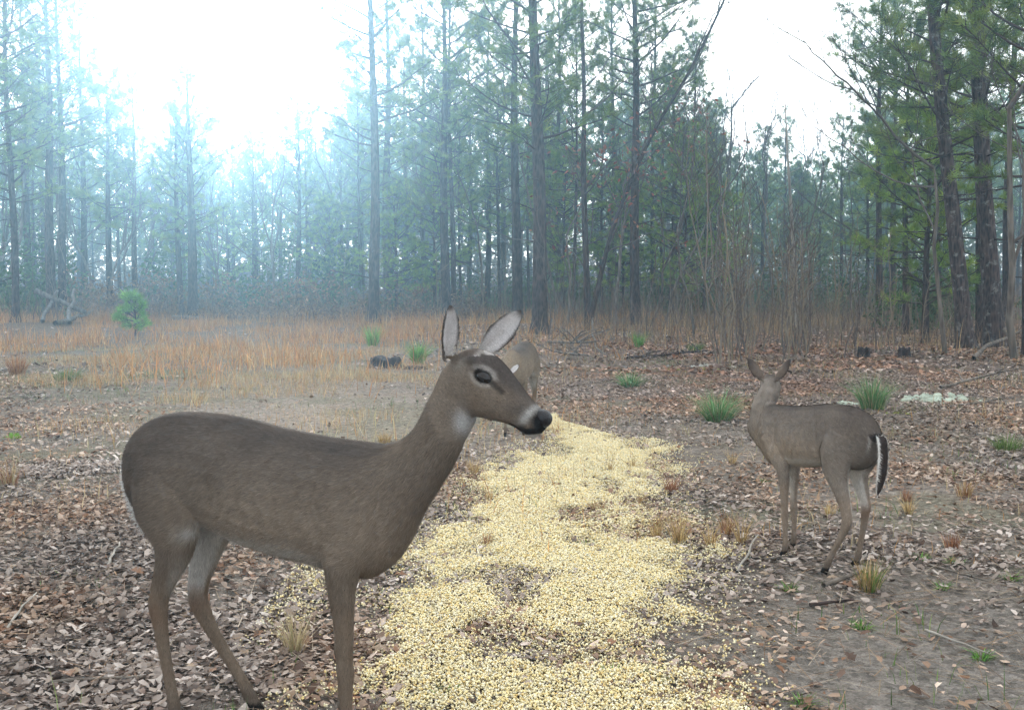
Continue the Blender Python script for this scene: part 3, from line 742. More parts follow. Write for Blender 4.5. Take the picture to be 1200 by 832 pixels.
# ------------------------------------------------------------------ corn
def corn_mask(x, y):
    u, v = to_px(x, y)
    vv = [470, 496, 506, 520, 540, 560, 580, 600, 625, 650, 680, 700, 740, 780, 832, 900]
    lo = np.interp(v, vv, [640, 640, 638, 630, 600, 565, 555, 535, 520, 500, 480, 470, 450, 440, 450, 470])
    hi = np.interp(v, vv, [645, 660, 700, 765, 790, 770, 765, 765, 795, 830, 800, 785, 790, 805, 825, 840])
    mid, hw = (lo + hi) / 2, (hi - lo) / 2
    e = 1 - np.abs(u - mid) / np.maximum(hw, 5)
    core = sstep(-.30, .62, e + (fbm(x * 6 + 3, y * 4, 3) - .5) * .9)
    nz = fbm(x * 3.2 + 20, y * 2.1 + 7, 4)
    d = core * (0.62 + 2.1 * sstep(.30, .54, nz) * (.5 + .8 * fbm(x * 11, y * 8 + 5, 2)))
    d = d * (1 - .65 * blob(u, v, 700, 610, 45, 18)) * (1 - .6 * blob(u, v, 560, 655, 60, 15)) * (1 - .5 * blob(u, v, 800, 600, 50, 25)) * (1 - .6 * blob(u, v, 640, 570, 30, 14))
    fringe = sstep(-.75, -.1, e) * .10 * (nz > .42) + .75 * blob(u, v, 420, 700, 100, 70) * sstep(.38, .6, nz) + .55 * blob(u, v, 400, 790, 90, 60) * sstep(.40, .6, nz)
    return np.clip(d, 0, 2) + np.where(v > 490, fringe, 0)
n = 570000
y = rs.uniform(2.7, 11.0, n); x = rs.uniform(-1.0, 1.9, n)
keep = rs.random(n) < np.clip(corn_mask(x, y) * .62 * (1 - .35 * sstep(6, 9, y)), 0, 1)
x, y = x[keep], y[keep]; n = len(x)
k6 = np.array([[.6, 0, -.05], [-.5, .45, 0], [-.5, -.45, 0], [-.15, .0, .42], [-.15, 0, -.4]])
f6 = np.array([[0, 1, 3], [1, 2, 3], [2, 0, 3], [1, 0, 4], [2, 1, 4], [0, 2, 4]])
q = rs.normal(0, 1, (n, 4)); q[:, 0] += .8; q /= np.linalg.norm(q, axis=1)[:, None]
w_, a_, b_, c_ = q.T
RM = np.stack([1 - 2 * (b_ * b_ + c_ * c_), 2 * (a_ * b_ - c_ * w_), 2 * (a_ * c_ + b_ * w_), 2 * (a_ * b_ + c_ * w_), 1 - 2 * (a_ * a_ + c_ * c_), 2 * (b_ * c_ - a_ * w_),
               2 * (a_ * c_ - b_ * w_), 2 * (b_ * c_ + a_ * w_), 1 - 2 * (a_ * a_ + b_ * b_)], -1).reshape(n, 3, 3)
sz = rs.uniform(.0070, .0116, n)
P = np.einsum('nij,kj->nki', RM, k6) * sz[:, None, None]
zc = gz(x, y) + rs.uniform(.004, .022, n) + .012 * np.clip(corn_mask(x, y) - .8, 0, 1)
P += np.stack([x, y, zc], -1)[:, None]
cp = np.array([[.85, .72, .40], [.86, .77, .51], [.85, .67, .30], [.86, .80, .61], [.72, .52, .22]])
C_ = cp[rs.choice(5, n, p=[.32, .30, .10, .22, .06])] * rs.uniform(.8, 1.05, (n, 1))
obj('corn_kernels', mesh_np('corn_kernels', P.reshape(-1, 3), (f6[None] + (np.arange(n) * 5)[:, None, None]).reshape(-1, 3), np.repeat(C_, 5, axis=0), False, (M_corn,)),
    label='scattered yellow corn kernels strewn in a trail across the ground', cat='corn', kind='stuff')
N_CORN = n

# ------------------------------------------------------------------ grasses
def blades(base, h, w, lean, cols, rs, segs=2):
    """one bent tapering blade per base point"""
    n = len(base); a = rs.uniform(0, 2 * math.pi, n) if lean.ndim == 1 else np.arctan2(lean[:, 1], lean[:, 0])
    ln = np.abs(lean) if lean.ndim == 1 else np.hypot(lean[:, 0], lean[:, 1])
    D = np.stack([np.cos(a), np.sin(a)], -1); sa = a + math.pi / 2 + rs.normal(0, .6, n); Sd = np.stack([np.cos(sa), np.sin(sa)], -1)
    V = []
    for t, ww in ((0, 1.0), (.5, .8), (1.0, .1)):
        b = ln * h * t ** 1.7; z = h * t * np.sqrt(np.maximum(.15, 1 - (ln * t * .6) ** 2))
        c = np.stack([base[:, 0] + D[:, 0] * b, base[:, 1] + D[:, 1] * b, base[:, 2] + z], -1)
        o = np.concatenate([Sd * (w * ww * .5)[:, None], np.zeros((n, 1))], 1)
        V += [c - o, c + o]
    V = np.stack(V, 1); f = np.array([[0, 1, 3, 2], [2, 3, 5, 4]])
    F = (f[None] + (np.arange(n) * 6)[:, None, None]).reshape(-1, 4)
    return V.reshape(-1, 3), F, np.repeat(cols, 6, axis=0)
def grass_field(name, label, uvfun, n, y0, y1, h, w, pal, seed, cat='grass', clump=0.0, xr=None):
    rs = np.random.default_rng(seed)
    p = frustum_pts(n, y0, y1, rs, 1.15)
    u, v = to_px(p[:, 0], p[:, 1])
    p = p[rs.random(n) < uvfun(u, v, p[:, 0], p[:, 1])]; m = len(p)
    base = np.stack([p[:, 0], p[:, 1], gz(p[:, 0], p[:, 1])], -1)
    tall = .2 + 2.0 * fbm(p[:, 0] * .8 + seed, p[:, 1] * .8, 3) ** 2
    hh = rs.uniform(h[0], h[1], m) * tall
    c = np.array(pal)[rs.choice(len(pal), m)] * np.exp(rs.normal(0, .22, (m, 1)))
    V, F, C_ = blades(base, hh, rs.uniform(w[0], w[1], m), np.abs(rs.normal(.45, .4, m)), c, rs)
    return obj(name, mesh_np(name, V, F, C_, False, (M_grass,)), label=label, cat=cat, kind='stuff')
STRAW = [(.46, .26, .11), (.38, .22, .10), (.46, .32, .17), (.34, .17, .08), (.42, .21, .09)]
TANG = [(.42, .34, .22), (.36, .29, .18), (.46, .37, .22), (.33, .30, .16)]
GREEN = [(.10, .17, .05), (.13, .20, .06), (.08, .14, .05), (.17, .21, .08)]
grass_field('broomsedge_grass', 'orange brown dry broomsedge standing along the back of the clearing', lambda u, v, x, y: np.clip(1.1 * blob(u, v, 320, 372, 330, 36) + .8 * blob(u, v, 60, 400, 220, 36) + 1.0 * blob(u, v, 270, 415, 150, 38) + .3 * blob(u, v, 700, 370, 120, 12), 0, 1) * sstep(.46, .56, fbm(x * .6, y * .4 + 4, 4)) * sstep(345, 352, v), 150000, 12, 62, (.15, .62), (.006, .016), STRAW, 31)
grass_field('dry_grass', 'short tan and yellowish dry grass patches on the sandy clearing', lambda u, v, x, y: np.clip(1.1 * blob(u, v, 320, 440, 230, 50) + .25 * blob(u, v, 560, 530, 120, 50) + .6 * blob(u, v, 80, 450, 150, 50) + .12, 0, 1) * sstep(.42, .58, fbm(x * 1.1, y * .9 + 40, 3)) * (v < 720), 130000, 5, 24, (.05, .20), (.003, .006), TANG + STRAW[:2], 32)
grass_field('short_green_grass', 'thin patches of short green grass in the clearing', lambda u, v, x, y: np.clip(.8 * blob(u, v, 120, 440, 170, 22) + .5 * blob(u, v, 830, 550, 60, 20) + .30 + .4 * blob(u, v, 1000, 700, 200, 90) + .5 * blob(u, v, 10, 510, 60, 20), 0, 1) * sstep(.54, .68, fbm(x * 1.5 + 30, y * 1.3 + 4, 3)), 120000, 2.9, 26, (.02, .10), (.002, .005), GREEN, 33)
grass_field('woodland_grass', 'tall straw coloured grass under the trees on the right', lambda u, v, x, y: np.clip(1.0 * blob(u, v, 1010, 388, 220, 17) + .5 * blob(u, v, 730, 385, 130, 16), 0, 1) * sstep(.36, .55, fbm(x * .4 + 9, y * .4 + 4, 3)), 42000, 17, 45, (.15, .62), (.006, .013), [(.42, .32, .17), (.36, .27, .15), (.38, .24, .13), (.30, .22, .13)], 34)

def tuft_mesh(n, r, h, w, pal, seed, lean=.5, spread=.6):
    rs = np.random.default_rng(seed)
    a = rs.uniform(0, 2 * math.pi, n); rr = r * np.sqrt(rs.random(n)) * .35
    base = np.stack([np.cos(a) * rr, np.sin(a) * rr, np.full(n, -.01)], -1)
    ln = rs.uniform(.1, 1, n) * lean * 1.6
    lv = np.stack([np.cos(a), np.sin(a)], -1) * ln[:, None] + rs.normal(0, .12, (n, 2))
    c = np.array(pal)[rs.choice(len(pal), n)] * np.exp(rs.normal(0, .2, (n, 1)))
    V, F, C_ = blades(base, h * rs.uniform(.45, 1.1, n), rs.uniform(.7, 1.3, n) * w, lv, c, rs)
    return mesh_np('tuft', V, F, C_, False, (M_grass,))
BRIGHT = [(.16, .34, .07), (.12, .27, .06), (.20, .38, .10), (.10, .20, .06)]
BLUEG = [(.34, .29, .17), (.10, .22, .09), (.13, .27, .11), (.08, .16, .07), (.17, .30, .14)]
def tuft(u, v, r, h, n, w, pal, name, label, seed, lean=.5, group=None):
    g = gp(u, v)
    return obj(name, tuft_mesh(n, r, h, w, pal, seed, lean), loc=(g[0], g[1], float(gz(g[0], g[1]))), label=label, cat='grass tuft', group=group)
tuft(841, 494, .30, .34, 420, .006, BLUEG, 'grass_clump', 'large arching green grass clump left of the deer on the right', 1, .95)
tuft(738, 453, .27, .25, 300, .007, BLUEG, 'grass_clump', 'spreading low green grass clump near the middle of the brown leaves', 2, 1.1)
tuft(1022, 481, .30, .38, 380, .007, BLUEG, 'grass_clump', 'upright green grass clump behind the rump of the deer on the right', 3, .6)
tuft(490, 424, .24, .42, 320, .009, BRIGHT, 'grass_clump', 'bright lime green grass clump beside the charred stump', 4, .55)
tuft(748, 404, .20, .38, 160, .010, BRIGHT, 'grass_clump', 'small bright green clump at the foot of the straight dark pine', 5, .5)
tuft(815, 408, .35, .25, 160, .010, GREEN, 'grass_clump', 'low dull green clump left of the sapling thicket', 6, .9)
tuft(80, 447, .40, .20, 300, .008, GREEN, 'grass_clump', 'dark green grass cushion in the clearing on the far left', 7, .9)
tuft(437, 403, .30, .5, 200, .010, BRIGHT, 'grass_clump', 'pale green clump behind the charred stump under the pine', 8, .5)
tuft(1180, 528, .25, .16, 200, .005, GREEN, 'grass_clump', 'green tuft at the right border among dry stems', 9, .8)
DRY = [(.44, .33, .15), (.38, .27, .12), (.48, .36, .2), (.30, .20, .10)]
RED = [(.26, .12, .07), (.20, .09, .06), (.33, .18, .10)]
TL = [(796, 640, .07, .22, 90, DRY, 'tallest pale dry tuft standing in the corn'), (832, 644, .045, .15, 60, DRY, 'small dry tuft just right of the tallest pale one'),
      (852, 630, .07, .17, 80, DRY + RED, 'orange dry tuft at the right border of the corn'), (869, 640, .045, .19, 60, DRY, 'narrow upright dry tuft closest to the front hooves of the right deer'),
      (770, 632, .05, .17, 60, DRY, 'thin pale tuft left of the tallest one in the corn'), (787, 578, .09, .13, 110, RED, 'dark reddish tuft right of the corn trail'),
      (741, 552, .04, .13, 40, DRY, 'slim dry tuft in the upper corn trail'), (714, 556, .035, .14, 36, DRY, 'slim stalky tuft left of the other slim one in the upper corn'),
      (751, 592, .035, .10, 36, DRY, 'tiny tuft amid corn left of the reddish tuft'), (858, 545, .05, .13, 60, DRY, 'dry tuft between the big green clump and the right deer chest'),
      (972, 605, .06, .09, 60, DRY, 'pale short tuft under the belly of the right deer'), (1065, 600, .05, .12, 70, DRY, 'pale dry tuft right of the right deer hind legs'),
      (1063, 584, .07, .10, 80, RED, 'low reddish tuft behind the right deer'), (1130, 582, .12, .13, 130, RED + DRY, 'wide reddish brown tuft near the right border'),
      (1018, 690, .11, .15, 190, DRY + GREEN[:2], 'mixed orange and green tuft under the right deer hind hooves'), (556, 556, .07, .14, 90, DRY, 'orange tuft touching the chest of the large doe'),
      (575, 588, .05, .10, 50, DRY, 'small tuft in the corn in front of the doe neck'), (450, 522, .14, .11, 160, DRY, 'orange dry patch right behind the back of the large doe'),
      (345, 765, .07, .17, 110, TANG, 'grassy wisp in front of the doe hind leg'), (1115, 640, .08, .10, 80, RED, 'faint reddish tuft low on the right'),
      (700, 600, .09, .09, 110, RED + TANG, 'flattened brown tuft in the middle of the corn'), (570, 640, .07, .10, 80, RED + TANG, 'dark tuft in the corn before the doe chest'),
      (12, 572, .12, .20, 150, RED + TANG, 'reddish brown tuft at the left border'), (20, 440, .3, .35, 260, RED + STRAW, 'bushy rust coloured tuft at the far left of the clearing')]
for k, (u, v, r, h, n, pal, lab) in enumerate(TL):
    tuft(u, v, r, h, n, .0035 if v > 500 else .007, pal, 'dry_tuft', lab, 40 + k, .42, 'dry grass tufts in the clearing')
GW = [(480, 700), (1080, 655), (660, 700), (925, 690), (1010, 735), (1120, 660), (1150, 770), (1105, 690), (520, 815), (715, 790), (1185, 680), (895, 565), (690, 640), (940, 825), (765, 795)]
for k, (u, v) in enumerate(GW):
    tuft(u, v, .06, .05, 60, .006, BRIGHT + GREEN, 'green_weed', 'tiny low green weed sprouting from the bare ground', 80 + k, 1.0, 'tiny green weeds on the ground')

# ------------------------------------------------------------------ stumps, sticks, logs, lichen
M_char = barkmat('charred_wood', (0.012, 0.011, 0.012), (0.06, 0.05, 0.05), zs=.4, sc=14)
def stump(u, v, r, h, seed, label, name='tree_stump', mat=None):
    rs = np.random.default_rng(seed); g = gp(u, v); n, m = 18, 6; mb = MB()
    th = np.arange(n) * 2 * math.pi / n; prof = 1 + rs.normal(0, .09, n)
    jag = rs.uniform(.72, 1.12, n)
    V = [np.stack([np.cos(th) * r * prof * k, np.sin(th) * r * prof * k, np.full(n, h) * t * jag ** (t > .8)], -1) for t, k in ((-.3, 1.35), (0.05, 1.25), (.3, 1.06), (.7, 1.0), (.95, .98), (1.0, .86), (.86, .5), (.8, .12))]
    m = len(V); i = np.arange(m - 1)[:, None] * n; j = np.arange(n)[None]; kk = (j + 1) % n
    mb.add(np.vstack(V), np.stack([i + j, i + kk, i + n + kk, i + n + j], -1).reshape(-1, 4))
    return obj(name, mb.mesh(name, (mat or M_char,)), loc=(g[0], g[1], float(gz(*g))), rz=rs.uniform(0, 6), label=label, cat='stump')
stump(452, 429, .25, .17, 1, 'low charred black stump left of the bright green clump')
stump(486, 431, .16, .05, 2, 'flat dark rotten stump remnant under the bright green clump')
stump(1012, 419, .11, .19, 3, 'small dark stump behind the green clump on the right')
stump(1060, 419, .10, .17, 4, 'small dark stump nearer the two lichen spotted pines')
def stick(p0, p1, r, label, z0=.015, z1=.02, mat=None, seed=0, name='fallen_stick', cat='stick', group=None, twigs=0):
    rs = np.random.default_rng(seed + 900); a, b = gp(*p0), gp(*p1); P = []
    L = np.hypot(*(b - a))
    for t in np.linspace(0, 1, 7):
        q = a + (b - a) * t + rs.normal(0, .012 * L, 2); P.append((q[0], q[1], float(gz(*q)) + z0 + (z1 - z0) * t + r * .6))
    mb = MB(); P = np.array(P); o0 = P[0].copy()
    mb.tube(P - o0, np.linspace(r, r * .55, 7), 6, rough=.2)
    for k in range(twigs):
        t = rs.integers(1, 6); d = (P[-1] - P[0]) / max(L, .01); sdv = np.array([-d[1], d[0], rs.uniform(.2, .8)]) * rs.choice([-1, 1]); sdv[2] = abs(sdv[2]); l = L * rs.uniform(.15, .4)
        e = P[t] + (d * .8 + sdv) * l * .6
        mb.tube(np.array([P[t], (P[t] + e) / 2 + rs.normal(0, .02 * L, 3), e]) - o0, [r * .5, r * .35, r * .15], 4)
    return obj(name, mb.mesh(name, (mat or M_bark_g,), True), loc=tuple(o0), label=label, cat=cat, group=group)
stick((865, 672), (888, 640), .007, 'pale thin stick leaning near the front hooves of the right deer', .01, .05, M_pale, 1)
stick((965, 690), (1010, 675), .012, 'brown stick lying under the right deer hind hooves', mat=M_bark_g, seed=2)
stick((895, 660), (930, 656), .006, 'thin stick beside the front hooves of the right deer', mat=M_bark_g, seed=3)
stick((1085, 742), (1155, 770), .005, 'long thin twig on the bare soil at lower right', mat=M_pale, seed=4)
stick((950, 712), (1000, 707), .008, 'dark stick on the soil below the right deer', mat=M_bark, seed=5)
stick((2, 745), (42, 705), .006, 'thin pale twig on leaves at the lower left border', .01, .03, M_pale, 6)
stick((60, 808), (170, 806), .007, 'long dark twig lying flat at the bottom left', mat=M_bark_g, seed=7)
stick((125, 668), (141, 648), .007, 'short pale stick on leaves behind the doe hind legs', .01, .05, M_pale, 8)
stick((1090, 665), (1165, 690), .006, 'grey twig crossing the litter at right', mat=M_bark_g, seed=9, twigs=2)
stick((655, 412), (690, 424), .03, 'dead branch on the ground right of the thick pine foot', .02, .12, M_bark_g, 10, twigs=4)
stick((640, 402), (700, 410), .035, 'grey fallen branch lying past the thick pine foot', .05, .2, M_bark_g, 11, twigs=5)
stick((690, 395), (706, 415), .03, 'grey broken branch leaning among the grass behind the clearing', .5, .02, M_bark_g, 12)
stick((740, 420), (830, 412), .03, 'long low dark log lying left of the sapling thicket', .02, .05, M_bark, 13, twigs=3)
stick((1100, 460), (1180, 448), .02, 'grey branch lying on leaves below the lichen spotted pines', .05, .12, M_bark_g, 14, twigs=5)
stick((1150, 425), (1190, 395), .04, 'broken grey limb propped at the right border by the big pines', .05, .7, M_bark_g, 15, twigs=2)
stick((1110, 478), (1190, 470), .012, 'thin branch on litter at the right border', mat=M_bark_g, seed=16, twigs=2)
def pole(p0, z0, p1, z1, r, label, mat=M_old, seed=0, depth=None):
    rs = np.random.default_rng(seed); a, b = gp(*p0), gp(*p1); P = np.array([(*(a + (b - a) * t), z0 + (z1 - z0) * t + float(gz(*a)) + r) for t in np.linspace(0, 1, 6)]); P += rs.normal(0, .03, P.shape) * np.array([1, 1, .6])
    mb = MB(); mb.tube(P - P[0], np.linspace(r, r * .7, 6), 8, rough=.15)
    return obj('fallen_pole', mb.mesh('fallen_pole', (mat,), True), loc=tuple(P[0]), label=label, cat='log', group='grey fallen poles at the left edge of the wood')
pole((42, 379), 1.0, (100, 379), .25, .10, 'long weathered pole sloping down across the crossed pair', seed=1)
pole((50, 381), 0, (68, 378), 1.0, .07, 'short leaning pole on the left of the crossed poles', seed=2)
pole((80, 381), 0, (88, 378), 1.1, .08, 'upright grey pole on the right of the crossed poles', seed=3)
pole((66, 383), .0, (106, 376), .25, .09, 'dark pole lying on the ground below the crossed poles', M_bark_g, 4)
pole((204, 375), .1, (243, 376), .12, .09, 'pale log lying in front of the hazy trunks', seed=5)
def cushion(u, v, w, h, col, label, seed, name='lichen_patch', cat='lichen', n=40):
    rs = np.random.default_rng(seed); g = gp(u, v); mb = MB(); dist = g[1]
    for k in range(n):
        c = np.array([rs.normal(0, w * .4), rs.normal(0, w * .3), 0]); r = rs.uniform(.25, .6) * h * 1.6
        th, ph = np.meshgrid(np.arange(8) * math.pi / 4, np.linspace(0, math.pi / 2, 4), indexing='ij')
        P = np.stack([np.sin(ph) * np.cos(th) * r * 1.3, np.sin(ph) * np.sin(th) * r * 1.3, np.cos(ph) * r], -1) * (1 + rs.normal(0, .14, th.shape))[..., None]
        P = P.reshape(-1, 3) + c; P[:, 2] += float(gz(g[0] + c[0], g[1] + c[1]) - gz(*g)) - .01
        i, j = np.meshgrid(np.arange(8), np.arange(3), indexing='ij'); kk = (i + 1) % 8
        mb.add(P, np.stack([i * 4 + j, i * 4 + j + 1, kk * 4 + j + 1, kk * 4 + j], -1).reshape(-1, 4), np.array(col) * rs.uniform(.75, 1.15))
    return obj(name, mb.mesh(name, (M_lichen,), True), loc=(g[0], g[1], float(gz(*g))), label=label, cat=cat)
PALE = (.38, .43, .35)
cushion(1090, 468, .45, .06, PALE, 'wide pale grey-green lichen cushion right of the upright green clump', 1, n=46)
cushion(1000, 474, .22, .04, PALE, 'smaller pale lichen patch touching the right deer back', 2, n=18)
cushion(825, 428, .5, .05, (.34, .34, .31), 'scattered whitish lichen bits left of the sapling thicket', 3, n=16)
MOSS = (.20, .24, .04)
cushion(1050, 484, .35, .025, MOSS, 'yellow-green moss strip below the wide lichen cushion', 4, 'moss_patch', 'moss', 40)
cushion(790, 431, .7, .03, MOSS, 'yellowish moss band behind the low green clump', 5, 'moss_patch', 'moss', 40)
cushion(15, 512, .05, .05, (.13, .26, .04), 'bright green moss spot at the left border', 6, 'moss_patch', 'moss', 14)
# ------------------------------------------------------------------ trees
NEEDLE = np.array([(.135, .195, .055), (.155, .225, .06), (.10, .155, .055), (.19, .235, .06)])
def tufts(mb, P, D, rs, L, n, w, pal):
    """needle tufts at points P pointing along D"""
    m = len(P)
    v = rs.normal(0, 1, (m, n, 3)); v /= np.linalg.norm(v, axis=2)[..., None]
    v = v * .85 + D[:, None] * .75; v[..., 2] += .12; v /= np.linalg.norm(v, axis=2)[..., None]
    ln = L * rs.uniform(.6, 1.15, (m, n, 1))
    s = np.cross(v, rs.normal(0, 1, (m, n, 3))); s /= np.linalg.norm(s, axis=2)[..., None] + 1e-9
    b = P[:, None] + rs.normal(0, L * .12, (m, n, 3))
    V = np.stack([b - s * w * .5, b + s * w * .5, b + v * ln], 2).reshape(-1, 3)
    c = pal[rs.choice(len(pal), m)] * np.exp(rs.normal(0, .22, (m, 1)))
    mb.add(V, np.arange(len(V)).reshape(-1, 3), np.repeat(c, n * 3, axis=0))
def pine_crown(seed, H, zc, Lmax, nb, L=.24, n=26, w=.014, pal=NEEDLE, side=11, dens=1.0):
    rs = np.random.default_rng(seed); limbs, crown = MB(), MB(); PP, DD = [], []
    bark = np.array((.07, .055, .05))
    for k in range(nb):
        t = (k + rs.random()) / nb; z = zc + (H - zc) * t
        prof = .30 + .70 * math.sin(math.pi * min(1, .22 + .74 * t))
        bl = Lmax * prof * rs.uniform(.35, 1.15); az = k * 2.4 + rs.normal(0, .5); el = R(8 + 45 * t + rs.normal(0, 9))
        d = np.array([math.cos(az) * math.cos(el), math.sin(az) * math.cos(el), math.sin(el)])
        q = np.array([0, 0, z]); pts = [q]
        for s in range(5):
            d = d + rs.normal(0, .09, 3) + np.array([0, 0, .06]); d /= np.linalg.norm(d); q = q + d * bl / 5; pts.append(q)
        pts = np.array(pts); limbs.tube(pts, np.linspace(.012 + bl * .010, .005, 6), 4, bark)
        PP.append(pts[-1]); DD.append(d)
        for s in range(int(side * dens * (.4 + bl / Lmax))):
            tt = rs.uniform(.22, 1) ** .8; i = min(4, int(tt * 5)); p = pts[i] + (pts[i + 1] - pts[i]) * (tt * 5 - i)
            e = np.cross(d, [0, 0, 1]) * rs.choice([-1, 1]) + d * rs.uniform(.3, 1) + np.array([0, 0, rs.uniform(-.1, .5)]); e /= np.linalg.norm(e)
            l = bl * rs.uniform(.10, .34) * (1.2 - .5 * tt) + .12
            limbs.tube(np.array([p, p + e * l]), [.008, .004], 3, bark, cap=False)
            PP.append(p + e * l); DD.append(e)
            if rs.random() < .6: PP.append(p + e * l * .5 + rs.normal(0, .05, 3)); DD.append(e)
    tufts(crown, np.array(PP), np.array(DD), rs, L, n, w, np.asarray(pal))
    return limbs.mesh('pine_limbs', (M_twig,)), crown.mesh('pine_crown', (M_needle,))
def trunk_mesh(seed, H, r, lean=(0, 0), mat=None, stubs=8, zs=(1.5, 6), n=11, wob=.05, top=.18, curve=0.0, flare=.55):
    rs = np.random.default_rng(seed); m = 22; mb = MB()
    z = np.concatenate([[-.35, 0, .12, .35, .8], np.linspace(1.5, H, m - 5)])
    ph = rs.uniform(0, 6, 2)
    x = lean[0] * z + wob * (np.sin(z * .55 + ph[0]) - math.sin(ph[0])) + curve * z ** 2; y = lean[1] * z + wob * (np.sin(z * .45 + ph[1]) - math.sin(ph[1]))
    rad = r * (1 - (1 - top) * np.clip(z / H, 0, 1) ** 1.05) * (1 + flare * np.exp(-np.maximum(z, 0) / .22))
    P = np.stack([x, y, z], -1); mb.tube(P, rad, n, rough=.10)
    for k in range(stubs):
        h = rs.uniform(*zs); i = np.searchsorted(z, h) - 1; p = P[i]; a = rs.uniform(0, 6.28); l = rs.uniform(.3, 1.6)
        d = np.array([math.cos(a), math.sin(a), rs.uniform(-.2, .35)]); e = p + d * l
        mb.tube(np.array([p, (p + e) / 2 + rs.normal(0, .06, 3), e]), [.022, .014, .005], 4)
        if l > .8: mb.tube(np.array([(p + e) / 2, (p + e) / 2 + (d + rs.normal(0, .5, 3)) * l * .35]), [.01, .004], 3)
    return mb.mesh('trunk', (mat or M_bark,), True), (lambda h: np.array([np.interp(h, z, x), np.interp(h, z, y), h]))
def bare_limbs(seed, H, r, spread=.5, z0=.35, levels=4, lean=0.0, kids=3, droop=0.0):
    """bare broad-leaved tree: trunk mesh, limb mesh, twig tip list"""
    rs = np.random.default_rng(seed); tr, lm = MB(), MB(); tips = []
    def grow(p, d, l, rad, lev, mb):
        k = 5; pts = [p]; q = p.copy()
        for s in range(k):
            d = d + rs.normal(0, .13, 3) + np.array([0, 0, .07 - droop]); d /= np.linalg.norm(d); q = q + d * l / k; pts.append(q)
        pts = np.array(pts); mb.tube(pts, np.linspace(rad, rad * .5, k + 1), max(3, 7 - lev), (.11, .095, .085), cap=False)
        if lev >= levels: tips.append((pts[-1], d)); return
        for c in range(kids + (lev > 0)):
            t = rs.uniform(.35, 1) if c else 1.0; i = min(k - 1, int(t * k)); b = pts[i] + (pts[i + 1] - pts[i]) * (t * k - i) if t < 1 else pts[-1]
            e = d + rs.normal(0, spread, 3); e[2] += .15; e /= np.linalg.norm(e)
            grow(b, e, l * rs.uniform(.45, .75), max(.0045, rad * (.62 if t == 1 else .42)), lev + 1, lm)
    d0 = np.array([lean, 0, 1.0]); d0 /= np.linalg.norm(d0)
    grow(np.array([0, 0, -.2]), d0, H * .5, r, 0, tr)
    return tr.mesh('trunk', (M_bark_g,), True), lm.mesh('limbs', (M_twig,)), tips
def leaf_sprays(tips, rs, n, size, pal, spread=.25, name='crown'):
    T = [tips[i] for i in rs.choice(len(tips), min(n, len(tips) * 6))]
    P = np.array([t[0] for t in T]) + rs.normal(0, spread, (len(T), 3)); m = len(P)
    a = rs.normal(0, 1, (m, 3)); a /= np.linalg.norm(a, axis=1)[:, None]; b = np.cross(a, rs.normal(0, 1, (m, 3))); b /= np.linalg.norm(b, axis=1)[:, None]
    s = size * rs.uniform(.6, 1.3, (m, 1))
    V = np.stack([P - a * s, P + b * s * .5, P + a * s, P - b * s * .5], 1).reshape(-1, 3)
    c = np.array(pal)[rs.choice(len(pal), m)] * np.exp(rs.normal(0, .2, (m, 1)))
    return mesh_np(name, V, np.arange(m * 4).reshape(-1, 4), np.repeat(c, 4, axis=0), False, (M_grass,))

def place(u, dist):
    """ground position at a given distance in the direction of photo column u"""
    x = (u - 600) / FPX * dist
    return x, dist, float(gz(x, dist))
def tree_root(name, loc, rz, label, group, cat='tree', sc=1.0):
    o = bpy.data.objects.new(name, None); link(o); o.location = loc; o.rotation_euler = (0, 0, rz); o.scale = (sc,) * 3
    o['label'], o['category'] = label, cat
    if group: o['group'] = group
    return o
def part(name, me, root):
    o = bpy.data.objects.new(name, me); link(o, root); return o

# crown stock: (limbs, crown) meshes shared between trees
CROWNS = {}
CROWNS['tall'] = [pine_crown(100 + k, 15, z, lm, nb) for k, (z, lm, nb) in enumerate([(4.6, 3.0, 62), (5.6, 2.7, 56), (4.0, 2.6, 62), (6.2, 2.9, 54)])]
CROWNS['mid'] = [pine_crown(120 + k, h, z, lm, nb, L=.20) for k, (h, z, lm, nb) in enumerate([(10, 3.0, 1.8, 40), (8.5, 2.4, 1.6, 38), (11.5, 4.0, 2.0, 40)])]
CROWNS['young'] = [pine_crown(140 + k, h, .9, lm, nb, L=.20, n=22, pal=NEEDLE * np.array([1.35, 1.4, 1.0])) for k, (h, lm, nb) in enumerate([(6.5, 1.9, 60), (5.2, 1.6, 54)])]
CROWNS['far'] = [pine_crown(160 + k, h, z, lm, nb, L=.36, n=20, w=.030, side=9) for k, (h, z, lm, nb) in enumerate([(14, 6, 2.4, 36), (12, 4.6, 2.2, 36), (15, 7, 2.4, 34), (10.5, 3.6, 2.0, 34)])]
TRUNKS = {}
